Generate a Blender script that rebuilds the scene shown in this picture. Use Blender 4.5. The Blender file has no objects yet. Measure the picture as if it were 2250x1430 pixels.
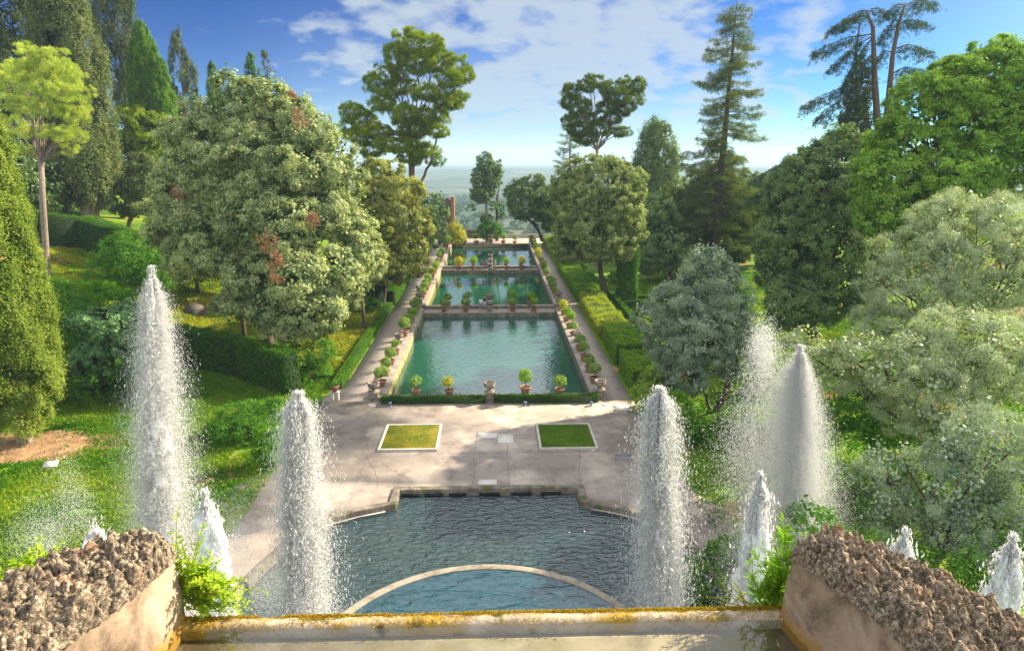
import bpy, bmesh, math, random
import numpy as np
from mathutils import Vector, Matrix
R = math.radians
scene = bpy.context.scene
# ------------------------------------------------------------------ camera
F, CX, CY, HZ, VX, CH = 1500., 1125., 715., 336., 1080., 20.
TH = math.atan((CY-HZ)/F)
YAW = math.atan(((CX-VX)/F)*math.cos(TH))
cam_d = bpy.data.cameras.new('camera'); cam_d.lens = 24; cam_d.sensor_width = 36
cam_d.clip_start = .05; cam_d.clip_end = 12000
cam = bpy.data.objects.new('camera', cam_d); scene.collection.objects.link(cam)
cam.location = (0, 0, CH); cam.rotation_euler = (R(90)-TH, 0, -YAW)
scene.camera = cam
# ------------------------------------------------------------------ sky, sun, exposure
SUN_AZ, SUN_EL = R(62), R(31)           # azimuth clockwise from +Y
world = bpy.data.worlds.new('World'); scene.world = world; world.use_nodes = True
def build_world():
    nt = world.node_tree; N = nt.nodes; L = nt.links; N.clear()
    out = N.new('ShaderNodeOutputWorld'); bg = N.new('ShaderNodeBackground'); bg.inputs[1].default_value = .125
    sky = N.new('ShaderNodeTexSky'); sky.sky_type = 'NISHITA'; sky.sun_disc = False
    sky.sun_elevation = SUN_EL; sky.sun_rotation = SUN_AZ; sky.air_density = 1.3; sky.dust_density = .6; sky.ozone_density = 2.5
    hs = N.new('ShaderNodeHueSaturation'); hs.inputs['Saturation'].default_value = 1.6; hs.inputs['Value'].default_value = .36
    L.new(sky.outputs[0], hs.inputs['Color'])
    tc = N.new('ShaderNodeTexCoord'); sp = N.new('ShaderNodeSeparateXYZ'); L.new(tc.outputs['Generated'], sp.inputs[0])
    def m(op, a, b=None, c=None):
        n = N.new('ShaderNodeMath'); n.operation = op
        for i, v in enumerate((a, b, c)):
            if v is None: continue
            if isinstance(v, (int, float)): n.inputs[i].default_value = v
            else: L.new(v, n.inputs[i])
        return n.outputs[0]
    z = m('MAXIMUM', sp.outputs[2], .02)
    cv = N.new('ShaderNodeCombineXYZ'); L.new(sp.outputs[0], cv.inputs[0]); L.new(sp.outputs[1], cv.inputs[1]); L.new(m('MULTIPLY_ADD', z, 3.2, .05), cv.inputs[2])
    nv = N.new('ShaderNodeVectorMath'); nv.operation = 'NORMALIZE'; L.new(cv.outputs[0], nv.inputs[0]); L.new(nv.outputs[0], sky.inputs['Vector'])
    zz = m('ADD', z, .33)
    px = m('DIVIDE', sp.outputs[0], zz); py_ = m('DIVIDE', sp.outputs[1], zz)
    cb = N.new('ShaderNodeCombineXYZ'); L.new(px, cb.inputs[0]); L.new(py_, cb.inputs[1])
    n1 = N.new('ShaderNodeTexNoise'); n1.inputs['Scale'].default_value = 9; n1.inputs['Detail'].default_value = 5
    n1.inputs['Roughness'].default_value = .5; n1.inputs['Distortion'].default_value = .15; L.new(cb.outputs[0], n1.inputs['Vector'])
    n2 = N.new('ShaderNodeTexNoise'); n2.inputs['Scale'].default_value = 2.6; n2.inputs['Detail'].default_value = 3; L.new(cb.outputs[0], n2.inputs['Vector'])
    # the cloud field lies ahead and to the right, thinner on both sides; bright cloud behind is added for fill
    az = m('ARCTAN2', sp.outputs[0], sp.outputs[1])
    d = m('DIVIDE', m('ABSOLUTE', m('SUBTRACT', az, .10)), .32)
    reg = m('MAXIMUM', m('SUBTRACT', 1.0, m('POWER', d, 2.0)), -1.0)
    s = m('ADD', m('MULTIPLY', n1.outputs[0], 1.0), m('MULTIPLY', n2.outputs[0], .55))
    s = m('ADD', s, m('MULTIPLY', reg, .24))
    mr = N.new('ShaderNodeMapRange'); mr.interpolation_type = 'SMOOTHSTEP'
    mr.inputs['From Min'].default_value = .64; mr.inputs['From Max'].default_value = 1.02; L.new(s, mr.inputs['Value'])
    # pale veil near the horizon
    hv = m('POWER', m('SUBTRACT', 1.0, m('MINIMUM', z, 1.0)), 10.0)
    v = m('MULTIPLY', hv, m('MINIMUM', m('MAXIMUM', m('ADD', m('MULTIPLY', reg, .35), .80), .45), 1.0))
    veilr = N.new('ShaderNodeMapRange'); veilr.inputs['From Min'].default_value = .3; veilr.inputs['From Max'].default_value = .75; L.new(az, veilr.inputs['Value'])
    v = m('MAXIMUM', v, m('MULTIPLY', veilr.outputs[0], .55))
    cov = m('MINIMUM', m('MAXIMUM', m('MULTIPLY', mr.outputs[0], .80), v), .95)
    mix = N.new('ShaderNodeMix'); mix.data_type = 'RGBA'; L.new(cov, mix.inputs['Factor'])
    gm = N.new('ShaderNodeGamma'); gm.inputs[1].default_value = 1.6; L.new(hs.outputs[0], gm.inputs[0])
    cool = N.new('ShaderNodeMix'); cool.data_type = 'RGBA'; cool.blend_type = 'MULTIPLY'; cool.inputs['Factor'].default_value = 1; L.new(gm.outputs[0], cool.inputs['A']); cool.inputs['B'].default_value = (.55, 1.0, .9, 1)
    L.new(cool.outputs['Result'], mix.inputs['A']); mix.inputs['B'].default_value = (1.78, 2.05, 2.20, 1)
    # overhead and behind: unseen bright cloud, added as fill light
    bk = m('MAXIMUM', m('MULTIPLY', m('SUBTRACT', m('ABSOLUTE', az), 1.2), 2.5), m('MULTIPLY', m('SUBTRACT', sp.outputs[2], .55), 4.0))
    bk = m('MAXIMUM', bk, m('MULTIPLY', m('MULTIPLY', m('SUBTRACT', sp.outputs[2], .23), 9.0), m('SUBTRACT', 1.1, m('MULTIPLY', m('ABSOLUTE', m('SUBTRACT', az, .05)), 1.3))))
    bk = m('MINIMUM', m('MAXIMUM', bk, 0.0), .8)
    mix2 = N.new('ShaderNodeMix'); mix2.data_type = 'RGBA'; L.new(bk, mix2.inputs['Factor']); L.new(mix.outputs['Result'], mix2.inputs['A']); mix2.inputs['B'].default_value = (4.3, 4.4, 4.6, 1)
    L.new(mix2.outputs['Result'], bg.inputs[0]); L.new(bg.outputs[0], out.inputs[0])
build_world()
sun_d = bpy.data.lights.new('sun', 'SUN'); sun_d.energy = 5.0; sun_d.angle = R(.6); sun_d.color = (1, .86, .64)
sun = bpy.data.objects.new('sun', sun_d); scene.collection.objects.link(sun)
sv = Vector((math.sin(SUN_AZ)*math.cos(SUN_EL), math.cos(SUN_AZ)*math.cos(SUN_EL), math.sin(SUN_EL)))
sun.rotation_euler = sv.to_track_quat('Z', 'Y').to_euler()
scene.view_settings.view_transform = 'Standard'; scene.view_settings.look = 'None'
scene.view_settings.exposure = 1.55; scene.view_settings.gamma = 1
scene.cycles.max_bounces = 8; scene.cycles.diffuse_bounces = 5; scene.cycles.transmission_bounces = 4
scene.cycles.transparent_max_bounces = 8; scene.cycles.volume_bounces = 0
scene.cycles.caustics_reflective = False; scene.cycles.caustics_refractive = False
# ------------------------------------------------------------------ pixel helpers (photo is 2250 x 1430)
def ray(u, v):
    x = (u-CX)/F; y = -(v-CY)/F
    d = (x, math.cos(TH)+y*math.sin(TH), -math.sin(TH)+y*math.cos(TH))
    c, s = math.cos(YAW), math.sin(YAW)
    return (d[0]*c+d[1]*s, -d[0]*s+d[1]*c, d[2])
def pz(u, v, z=0.):
    d = ray(u, v); t = (z-CH)/d[2]; return Vector((d[0]*t, d[1]*t, z))
def pY(u, v, Y):
    d = ray(u, v); t = Y/d[1]; return Vector((d[0]*t, Y, CH+d[2]*t))
# ------------------------------------------------------------------ noise
def _hash(ix, iy, iz, seed):
    h = (ix.astype(np.int64)*374761393 + iy.astype(np.int64)*668265263 + iz.astype(np.int64)*2147483647 + seed*974634777) & 0xffffffff
    h = ((h ^ (h >> 13))*1274126177) & 0xffffffff
    h = h ^ (h >> 16)
    return (h & 0xffff)/65535.0
def vnoise(x, y, z=None, seed=0):
    x = np.asarray(x, float); y = np.asarray(y, float); z = np.zeros_like(x) if z is None else np.asarray(z, float)
    ix, iy, iz = np.floor(x), np.floor(y), np.floor(z); fx, fy, fz = x-ix, y-iy, z-iz
    fx, fy, fz = [t*t*(3-2*t) for t in (fx, fy, fz)]
    r = 0
    for a in (0, 1):
        for b in (0, 1):
            for c in (0, 1):
                w = (fx if a else 1-fx)*(fy if b else 1-fy)*(fz if c else 1-fz)
                r = r + w*_hash(ix+a, iy+b, iz+c, seed)
    return r
def fbm(x, y, z=None, seed=0, oct=4):
    r = 0; a = .5; f = 1.
    for o in range(oct):
        r = r + a*vnoise(np.asarray(x)*f, np.asarray(y)*f, None if z is None else np.asarray(z)*f, seed+o*17); a *= .5; f *= 2.03
    return r
# ------------------------------------------------------------------ mesh helpers
COL = scene.collection
def link(o, parent=None):
    COL.objects.link(o)
    if parent: o.parent = parent
    return o
def tag(o, label=None, cat=None, group=None, kind=None):
    if label: o['label'] = label
    if cat: o['category'] = cat
    if group: o['group'] = group
    if kind: o['kind'] = kind
    return o
def empty(name, loc, label, cat, group=None, rz=0):
    o = bpy.data.objects.new(name, None); o.empty_display_size = .3; link(o)
    o.location = loc; o.rotation_euler = (0, 0, rz); return tag(o, label, cat, group)
def np_mesh(name, V, faces, mat=None, tint=None, smooth=False):
    """faces: list of int arrays (n,3) or (n,4)"""
    me = bpy.data.meshes.new(name)
    V = np.asarray(V, np.float32); me.vertices.add(len(V)); me.vertices.foreach_set('co', V.ravel())
    faces = [np.asarray(f, np.int32) for f in faces if len(f)]
    li = np.concatenate([f.ravel() for f in faces]); tot = np.concatenate([np.full(len(f), f.shape[1], np.int32) for f in faces])
    st = np.concatenate([[0], np.cumsum(tot)[:-1]]).astype(np.int32)
    me.loops.add(len(li)); me.loops.foreach_set('vertex_index', li)
    me.polygons.add(len(tot)); me.polygons.foreach_set('loop_start', st); me.polygons.foreach_set('loop_total', tot)
    if smooth: me.polygons.foreach_set('use_smooth', np.ones(len(tot), bool))
    me.update(calc_edges=True)
    if tint is not None:
        a = me.attributes.new('tint', 'FLOAT', 'FACE'); a.data.foreach_set('value', np.asarray(tint, np.float32))
    if mat: me.materials.append(mat)
    return me
def np_obj(name, V, faces, mat, parent=None, tint=None, smooth=False):
    return link(bpy.data.objects.new(name, np_mesh(name, V, faces, mat, tint, smooth)), parent)
class MB:
    """collects simple shapes into one mesh"""
    def __init__(s): s.V = []; s.Q = []; s.T = []; s.n = 0
    def add(s, V, Q=(), T=()):
        V = np.asarray(V, float); s.V.append(V)
        if len(Q): s.Q.append(np.asarray(Q, int)+s.n)
        if len(T): s.T.append(np.asarray(T, int)+s.n)
        s.n += len(V)
    def box(s, x0, x1, y0, y1, z0, z1, taper=0):
        t = taper
        V = [(x0, y0, z0), (x1, y0, z0), (x1, y1, z0), (x0, y1, z0), (x0+t, y0+t, z1), (x1-t, y0+t, z1), (x1-t, y1-t, z1), (x0+t, y1-t, z1)]
        s.add(V, [(0, 3, 2, 1), (4, 5, 6, 7), (0, 1, 5, 4), (1, 2, 6, 5), (2, 3, 7, 6), (3, 0, 4, 7)])
    def tube(s, pts, rad, n=8, cap=True, wob=0, rng=None):
        pts = [Vector(p) for p in pts]; rings = []
        prev = None
        for i, p in enumerate(pts):
            d = (pts[min(i+1, len(pts)-1)]-pts[max(i-1, 0)])
            if d.length < 1e-6: d = Vector((0, 0, 1))
            d.normalize()
            if prev is None:
                a = d.orthogonal().normalized()
            else:
                a = (prev-d*prev.dot(d));  a = a.normalized() if a.length > 1e-5 else d.orthogonal().normalized()
            prev = a; b = d.cross(a); r = rad[i] if hasattr(rad, '__len__') else rad
            for k in range(n):
                an = 2*math.pi*k/n; w = 1+(wob*(rng.random()-.5)*2 if wob else 0)
                rings.append(p+(a*math.cos(an)+b*math.sin(an))*r*w)
        Q = []
        for i in range(len(pts)-1):
            for k in range(n):
                k2 = (k+1) % n; Q.append((i*n+k, i*n+k2, (i+1)*n+k2, (i+1)*n+k))
        V = [tuple(v) for v in rings]; T = []
        if cap:
            V.append(tuple(pts[-1])); e = len(V)-1; o = (len(pts)-1)*n
            T = [(o+k, o+(k+1) % n, e) for k in range(n)]
        s.add(V, Q, T)
    def lathe(s, prof, n=20, c=(0, 0, 0), flute=0, nf=12):
        V = []
        for (r, z) in prof:
            for k in range(n):
                an = 2*math.pi*k/n; rr = r*(1+flute*math.cos(nf*an)) if flute else r
                V.append((c[0]+rr*math.cos(an), c[1]+rr*math.sin(an), c[2]+z))
        Q = [(i*n+k, i*n+(k+1) % n, (i+1)*n+(k+1) % n, (i+1)*n+k) for i in range(len(prof)-1) for k in range(n)]
        s.add(V, Q)
    def poly(s, pts, z0, z1):
        """extruded polygon (concave allowed)"""
        from mathutils.geometry import tessellate_polygon
        n = len(pts); V = [(p[0], p[1], z1) for p in pts]+[(p[0], p[1], z0) for p in pts]
        tr = tessellate_polygon([[Vector((p[0], p[1], 0)) for p in pts]]) if n > 4 else [(0, 1, 2), (0, 2, 3)]
        area = sum(pts[i][0]*pts[(i+1) % n][1]-pts[(i+1) % n][0]*pts[i][1] for i in range(n))
        T = []
        for a, b, c in tr:
            pa, pb, pc = pts[a], pts[b], pts[c]
            ar = (pb[0]-pa[0])*(pc[1]-pa[1])-(pc[0]-pa[0])*(pb[1]-pa[1])
            T.append((a, b, c) if ar > 0 else (a, c, b))
        Q = [((i, i+n, (i+1) % n+n, (i+1) % n) if area > 0 else (i, (i+1) % n, (i+1) % n+n, i+n)) for i in range(n)]
        s.add(V, Q, T)
    def strip(s, pts, w, z0, z1, closed=False):
        """kerb following a polyline: box cross-section, mitred"""
        P = [Vector((p[0], p[1], 0)) for p in pts]; n = len(P); V = []
        for i in range(n):
            a = P[i]-P[i-1] if (i > 0 or closed) else P[1]-P[0]
            b = P[(i+1) % n]-P[i] if (i < n-1 or closed) else P[i]-P[i-1]
            a.normalize(); b.normalize(); na = Vector((-a.y, a.x, 0)); nb = Vector((-b.y, b.x, 0)); m = (na+nb).normalized()
            k = w/2/max(.4, m.dot(na))
            for (sg, z) in ((1, z0), (1, z1), (-1, z1), (-1, z0)):
                q = P[i]+m*k*sg; V.append((q.x, q.y, z))
        Q = []
        for i in range(n if closed else n-1):
            j = (i+1) % n
            for k in range(4): Q.append((i*4+k, i*4+(k+1) % 4, j*4+(k+1) % 4, j*4+k))
        if not closed: Q += [(3, 2, 1, 0), ((n-1)*4, (n-1)*4+1, (n-1)*4+2, (n-1)*4+3)]
        s.add(V, Q)
    def mesh(s, name, mat, smooth=False):
        return np_mesh(name, np.concatenate(s.V), [np.concatenate(s.Q)] if s.Q and not s.T else ([np.concatenate(s.Q), np.concatenate(s.T)] if s.Q else [np.concatenate(s.T)]), mat, None, smooth)
    def obj(s, name, mat, parent=None, smooth=False):
        return link(bpy.data.objects.new(name, s.mesh(name, mat, smooth)), parent)
def bevel(o, w=.03, seg=2):
    m = o.modifiers.new('bevel', 'BEVEL'); m.width = w; m.segments = seg; m.limit_method = 'ANGLE'; return o
# ------------------------------------------------------------------ materials
def newmat(name):
    m = bpy.data.materials.new(name); m.use_nodes = True; nt = m.node_tree; nt.nodes.clear()
    out = nt.nodes.new('ShaderNodeOutputMaterial'); return m, nt.nodes, nt.links, out
def c4(c): return (c[0], c[1], c[2], 1)
def leafmat(name, a, b, trans=.35, gloss=.0, tr_tint=1.0):
    m, N, L, out = newmat(name)
    at = N.new('ShaderNodeAttribute'); at.attribute_name = 'tint'
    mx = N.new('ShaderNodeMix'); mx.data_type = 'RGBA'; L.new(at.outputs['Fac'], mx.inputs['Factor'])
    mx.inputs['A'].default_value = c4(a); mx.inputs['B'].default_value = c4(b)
    df = N.new('ShaderNodeBsdfDiffuse'); tr = N.new('ShaderNodeBsdfTranslucent'); ms = N.new('ShaderNodeMixShader')
    hs = N.new('ShaderNodeMix'); hs.data_type = 'RGBA'; hs.blend_type = 'MULTIPLY'; hs.inputs['Factor'].default_value = 1
    L.new(mx.outputs['Result'], hs.inputs['A']); hs.inputs['B'].default_value = (1.5*tr_tint, 1.55*tr_tint, .7*tr_tint, 1)
    L.new(mx.outputs['Result'], df.inputs[0]); L.new(hs.outputs['Result'], tr.inputs[0])
    ms.inputs[0].default_value = trans*.8; L.new(df.outputs[0], ms.inputs[1]); L.new(tr.outputs[0], ms.inputs[2])
    last = ms
    if gloss:
        g = N.new('ShaderNodeBsdfGlossy'); g.inputs['Roughness'].default_value = .42; g.inputs[0].default_value = (.8, .9, .85, 1)
        m2 = N.new('ShaderNodeMixShader'); m2.inputs[0].default_value = gloss; L.new(ms.outputs[0], m2.inputs[1]); L.new(g.outputs[0], m2.inputs[2]); last = m2
    L.new(last.outputs[0], out.inputs[0]); return m
def noisemat(name, cols, scale=2., detail=6, rough=.85, bump=.3, bscale=None, bdist=.05, spec=.3, rrange=(.3, .7), extra=None, dist=.3):
    """cols: list of colours spread along a noise ramp; extra=(colour, scale, lo, hi) a second patchy layer"""
    m, N, L, out = newmat(name)
    tc = N.new('ShaderNodeTexCoord'); geo = N.new('ShaderNodeNewGeometry')
    n = N.new('ShaderNodeTexNoise'); n.inputs['Scale'].default_value = scale; n.inputs['Detail'].default_value = detail
    n.inputs['Roughness'].default_value = .62; n.inputs['Distortion'].default_value = dist; L.new(geo.outputs['Position'], n.inputs['Vector'])
    cr = N.new('ShaderNodeValToRGB'); el = cr.color_ramp.elements
    for i, c in enumerate(cols):
        p = rrange[0]+(rrange[1]-rrange[0])*i/max(1, len(cols)-1)
        e = el[i] if i < 2 else el.new(p)
        e.position = p; e.color = c4(c)
    L.new(n.outputs[0], cr.inputs[0]); col = cr.outputs[0]
    exs = [] if not extra else (extra if isinstance(extra, list) else [extra])
    for (ec, es, lo, hi) in exs:
        n3 = N.new('ShaderNodeTexNoise'); n3.inputs['Scale'].default_value = es; n3.inputs['Detail'].default_value = 5; L.new(geo.outputs['Position'], n3.inputs['Vector'])
        mr = N.new('ShaderNodeMapRange'); mr.inputs['From Min'].default_value = lo; mr.inputs['From Max'].default_value = hi; L.new(n3.outputs[0], mr.inputs['Value'])
        mx = N.new('ShaderNodeMix'); mx.data_type = 'RGBA'; L.new(mr.outputs[0], mx.inputs['Factor']); L.new(col, mx.inputs['A']); mx.inputs['B'].default_value = c4(ec); col = mx.outputs['Result']
    p = N.new('ShaderNodeBsdfPrincipled'); p.inputs['Roughness'].default_value = rough; p.inputs['Specular IOR Level'].default_value = spec
    L.new(col, p.inputs['Base Color'])
    if bump:
        n2 = N.new('ShaderNodeTexNoise'); n2.inputs['Scale'].default_value = bscale or scale*6; n2.inputs['Detail'].default_value = 6; L.new(geo.outputs['Position'], n2.inputs['Vector'])
        b = N.new('ShaderNodeBump'); b.inputs['Strength'].default_value = bump; b.inputs['Distance'].default_value = bdist; L.new(n2.outputs[0], b.inputs['Height']); L.new(b.outputs[0], p.inputs['Normal'])
    L.new(p.outputs[0], out.inputs[0]); m['_col'] = 1
    return m
def watermat(name, col, bscale, bstr, ior=1.33, rough=.02, bdist=.1, stretch=(1, 1, 1), col2=None):
    m, N, L, out = newmat(name); geo = N.new('ShaderNodeNewGeometry')
    mp = N.new('ShaderNodeMapping'); mp.inputs['Scale'].default_value = stretch; L.new(geo.outputs['Position'], mp.inputs['Vector'])
    n = N.new('ShaderNodeTexNoise'); n.inputs['Scale'].default_value = bscale; n.inputs['Detail'].default_value = 3; n.inputs['Distortion'].default_value = .6; L.new(mp.outputs[0], n.inputs['Vector'])
    b = N.new('ShaderNodeBump'); b.inputs['Strength'].default_value = bstr; b.inputs['Distance'].default_value = bdist; L.new(n.outputs[0], b.inputs['Height'])
    p = N.new('ShaderNodeBsdfPrincipled'); p.inputs['Roughness'].default_value = rough; p.inputs['IOR'].default_value = ior
    if col2:
        nn = N.new('ShaderNodeTexNoise'); nn.inputs['Scale'].default_value = .12; L.new(geo.outputs['Position'], nn.inputs['Vector'])
        mx = N.new('ShaderNodeMix'); mx.data_type = 'RGBA'; L.new(nn.outputs[0], mx.inputs['Factor']); mx.inputs['A'].default_value = c4(col); mx.inputs['B'].default_value = c4(col2); L.new(mx.outputs['Result'], p.inputs['Base Color'])
    else: p.inputs['Base Color'].default_value = c4(col)
    L.new(b.outputs[0], p.inputs['Normal']); L.new(p.outputs[0], out.inputs[0]); return m
def plain(name, col, rough=.7, bump=0):
    return noisemat(name, [tuple(x*.85 for x in col), tuple(min(1, x*1.1) for x in col)], 3, 4, rough, bump)
M = {}
M['bark'] = noisemat('bark', [(.05, .035, .025), (.11, .08, .06)], 6, 6, .9, .8, 14, .05)
M['bark_pale'] = noisemat('pale_bark', [(.16, .12, .10), (.30, .24, .20)], 4, 6, .9, .8, 12, .06)
M['bark_red'] = noisemat('reddish_bark', [(.08, .05, .04), (.17, .11, .085)], 4, 6, .9, .8, 12, .06)
M['oak'] = leafmat('holm_oak_leaves', (.028, .085, .016), (.48, .53, .24), .30, .015)
M['oak_y'] = leafmat('olive_green_leaves', (.06, .09, .015), (.37, .39, .09), .36, .015)
M['oak_d'] = leafmat('dark_oak_leaves', (.022, .07, .018), (.21, .30, .10), .25, .015)
M['oak_r'] = leafmat('round_oak_leaves', (.04, .075, .018), (.36, .42, .15), .34, .015)
M['dead'] = leafmat('dead_leaves', (.17, .08, .045), (.36, .20, .13), .3)
M['cyp'] = leafmat('cypress_leaves', (.028, .06, .02), (.17, .20, .065), .25)
M['cyp_b'] = leafmat('near_cypress_leaves', (.04, .10, .008), (.23, .29, .05), .35)
M['cyp_g'] = leafmat('bright_cypress_leaves', (.02, .085, .006), (.13, .25, .025), .3)
M['cyp_s'] = leafmat('sparse_cypress_leaves', (.02, .045, .016), (.12, .145, .05), .25)
M['stone_pine'] = leafmat('stone_pine_needles', (.12, .22, .03), (.50, .56, .12), .4)
M['pine'] = leafmat('pine_needles', (.025, .075, .008), (.26, .34, .02), .35)
M['pine_d'] = leafmat('dark_pine_needles', (.02, .06, .012), (.16, .22, .035), .3)
M['redwood'] = leafmat('redwood_needles', (.03, .07, .015), (.21, .25, .07), .35)
M['cedar'] = leafmat('cedar_needles', (.03, .065, .04), (.10, .15, .09), .25)
M['camphor'] = leafmat('bright_green_leaves', (.06, .15, .008), (.28, .44, .05), .42, .015)
M['olive'] = leafmat('olive_leaves', (.09, .145, .015), (.46, .52, .34), .3, .06)
M['olive_d'] = leafmat('grey_olive_leaves', (.05, .10, .055), (.38, .46, .33), .28, .015)
M['citrus'] = leafmat('citrus_leaves', (.06, .15, .015), (.26, .38, .03), .4, .04)
M['citrus_y'] = leafmat('yellow_citrus_leaves', (.22, .30, .015), (.60, .52, .02), .4, .02)
M['hedge'] = leafmat('hedge_leaves', (.035, .13, .006), (.13, .28, .02), .35)
M['hedge_d'] = leafmat('dark_hedge_leaves', (.02, .075, .006), (.07, .17, .015), .3)
M['hedge_y'] = leafmat('yellow_green_hedge_leaves', (.10, .24, .01), (.27, .40, .04), .4)
M['shrub'] = leafmat('shrub_leaves', (.035, .12, .012), (.12, .26, .035), .35)
M['shrub_p'] = leafmat('pale_shrub_leaves', (.07, .17, .06), (.22, .36, .16), .35)
M['weed'] = leafmat('wall_plant_leaves', (.10, .26, .01), (.48, .60, .05), .45)
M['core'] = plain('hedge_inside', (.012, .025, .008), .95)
M['earth'] = noisemat('bare_earth', [(.16, .09, .045), (.28, .17, .09), (.40, .27, .14)], 1.2, 8, .95, .5, 12, .05, .1)
M['grass'] = noisemat('lawn', [(.05, .12, .010), (.09, .19, .012), (.16, .24, .02), (.28, .26, .05)], .16, 8, .95, .6, 20, .05, .1, (.32, .72), [((.30, .15, .08), .09, .60, .66)])
M['far'] = noisemat('far_hills', [(.018, .045, .03), (.04, .07, .045), (.13, .13, .09)], .010, 9, .95, 0, None, .1, .1, (.35, .68))
M['plaza'] = noisemat('plaza_paving', [(.22, .17, .145), (.33, .265, .225), (.43, .35, .29)], .35, 10, .85, .25, 26, .02, .25, (.3, .7), [((.17, .14, .125), 1.6, .56, .64), ((.46, .40, .33), .5, .58, .62)], .8)
def paving(name, base, cracks):
    m = noisemat(name, base, .3, 10, .85, .25, 26, .02, .25, (.3, .7), [((.19, .155, .135), .9, .50, .72), ((.44, .375, .31), .35, .52, .66)], .6)
    N, L = m.node_tree.nodes, m.node_tree.links; p = [n for n in N if n.type == 'BSDF_PRINCIPLED'][0]; src = p.inputs['Base Color'].links[0].from_socket
    geo = [n for n in N if n.type == 'NEW_GEOMETRY'][0]; nz = N.new('ShaderNodeTexNoise'); nz.inputs['Scale'].default_value = 1.3; nz.inputs['Detail'].default_value = 6; L.new(geo.outputs['Position'], nz.inputs['Vector'])
    va = N.new('ShaderNodeVectorMath'); va.operation = 'MULTIPLY_ADD'; L.new(nz.outputs['Color'], va.inputs[0]); va.inputs[1].default_value = (1.1, 1.1, 0); L.new(geo.outputs['Position'], va.inputs[2])
    for sc, wd in cracks:
        v = N.new('ShaderNodeTexVoronoi'); v.feature = 'DISTANCE_TO_EDGE'; v.inputs['Scale'].default_value = sc; L.new(va.outputs[0], v.inputs['Vector'])
        r = N.new('ShaderNodeMapRange'); r.inputs['From Min'].default_value = wd*.4; r.inputs['From Max'].default_value = wd; r.inputs['To Min'].default_value = .5; r.inputs['To Max'].default_value = 0; L.new(v.outputs['Distance'], r.inputs['Value'])
        mx = N.new('ShaderNodeMix'); mx.data_type = 'RGBA'; L.new(r.outputs[0], mx.inputs['Factor']); L.new(src, mx.inputs['A']); mx.inputs['B'].default_value = (.09, .075, .06, 1); src = mx.outputs['Result']
    L.new(src, p.inputs['Base Color']); return m
M['plaza'] = paving('cracked_paving', [(.21, .175, .15), (.28, .235, .20), (.35, .295, .25)], [(.13, .0034), (.37, .0026)])
M['path'] = noisemat('path_paving', [(.28, .235, .20), (.38, .32, .27)], .6, 9, .85, .25, 26, .02, .25, (.3, .7), [((.24, .20, .17), 1.2, .5, .72)], .6)
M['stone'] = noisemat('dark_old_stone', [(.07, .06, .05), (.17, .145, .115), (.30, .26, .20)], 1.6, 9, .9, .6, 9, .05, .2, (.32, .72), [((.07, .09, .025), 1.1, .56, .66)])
M['stone_y'] = noisemat('sunlit_mossy_stone', [(.16, .13, .06), (.36, .29, .13), (.50, .40, .20)], 1.4, 9, .9, .6, 9, .05, .2, (.3, .7), [((.09, .11, .02), 1.0, .54, .64)])  # yellow base paints sunlight on the left parapets; green patches are moss
M['stone_p'] = noisemat('pale_stone', [(.34, .31, .27), (.52, .48, .42)], 1.2, 9, .85, .4, 12, .03, .25)
M['urn'] = noisemat('urn_stone', [(.08, .07, .06), (.22, .185, .15), (.38, .33, .27)], 3.5, 8, .9, .6, 18, .03, .2)
M['coping'] = noisemat('worn_coping', [(.15, .13, .105), (.27, .235, .20), (.38, .335, .285)], 1.6, 9, .85, .4, 12, .03, .25)
M['slab'] = plain('white_slab', (.62, .58, .53), .8, .2)
M['manhole'] = plain('grey_cover', (.18, .17, .165), .7, .2)
M['terra'] = noisemat('terracotta', [(.20, .085, .05), (.34, .15, .09), (.42, .25, .17)], 3, 6, .85, .3)
M['soil'] = plain('soil', (.05, .035, .022), .95, .5)
M['brick'] = noisemat('old_brick', [(.22, .09, .05), (.36, .17, .09)], 2.5, 8, .9, .5)
M['tuff'] = noisemat('tuff_stone', [(.055, .045, .035), (.15, .125, .10)], 1.5, 8, .9, .6)
M['pool'] = watermat('pool_water', (.004, .062, .042), 1.8, .30, 2.3, .03, .12, (1, 1.6, 1), (.008, .09, .06))
M['pool2'] = watermat('still_pool_water', (.005, .055, .032), 1.2, .06, 2.3, .015, .12, (1, 1.6, 1), (.008, .075, .04))
M['basin'] = watermat('rippled_basin_water', (.010, .035, .055), 2.3, .9, 1.9, .02, .32, (.8, 1.6, 1), (.03, .05, .035))
M['basin2'] = watermat('inner_basin_water', (.006, .045, .065), .9, .9, 1.8, .02, .3, (.7, 1.6, 1))
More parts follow.
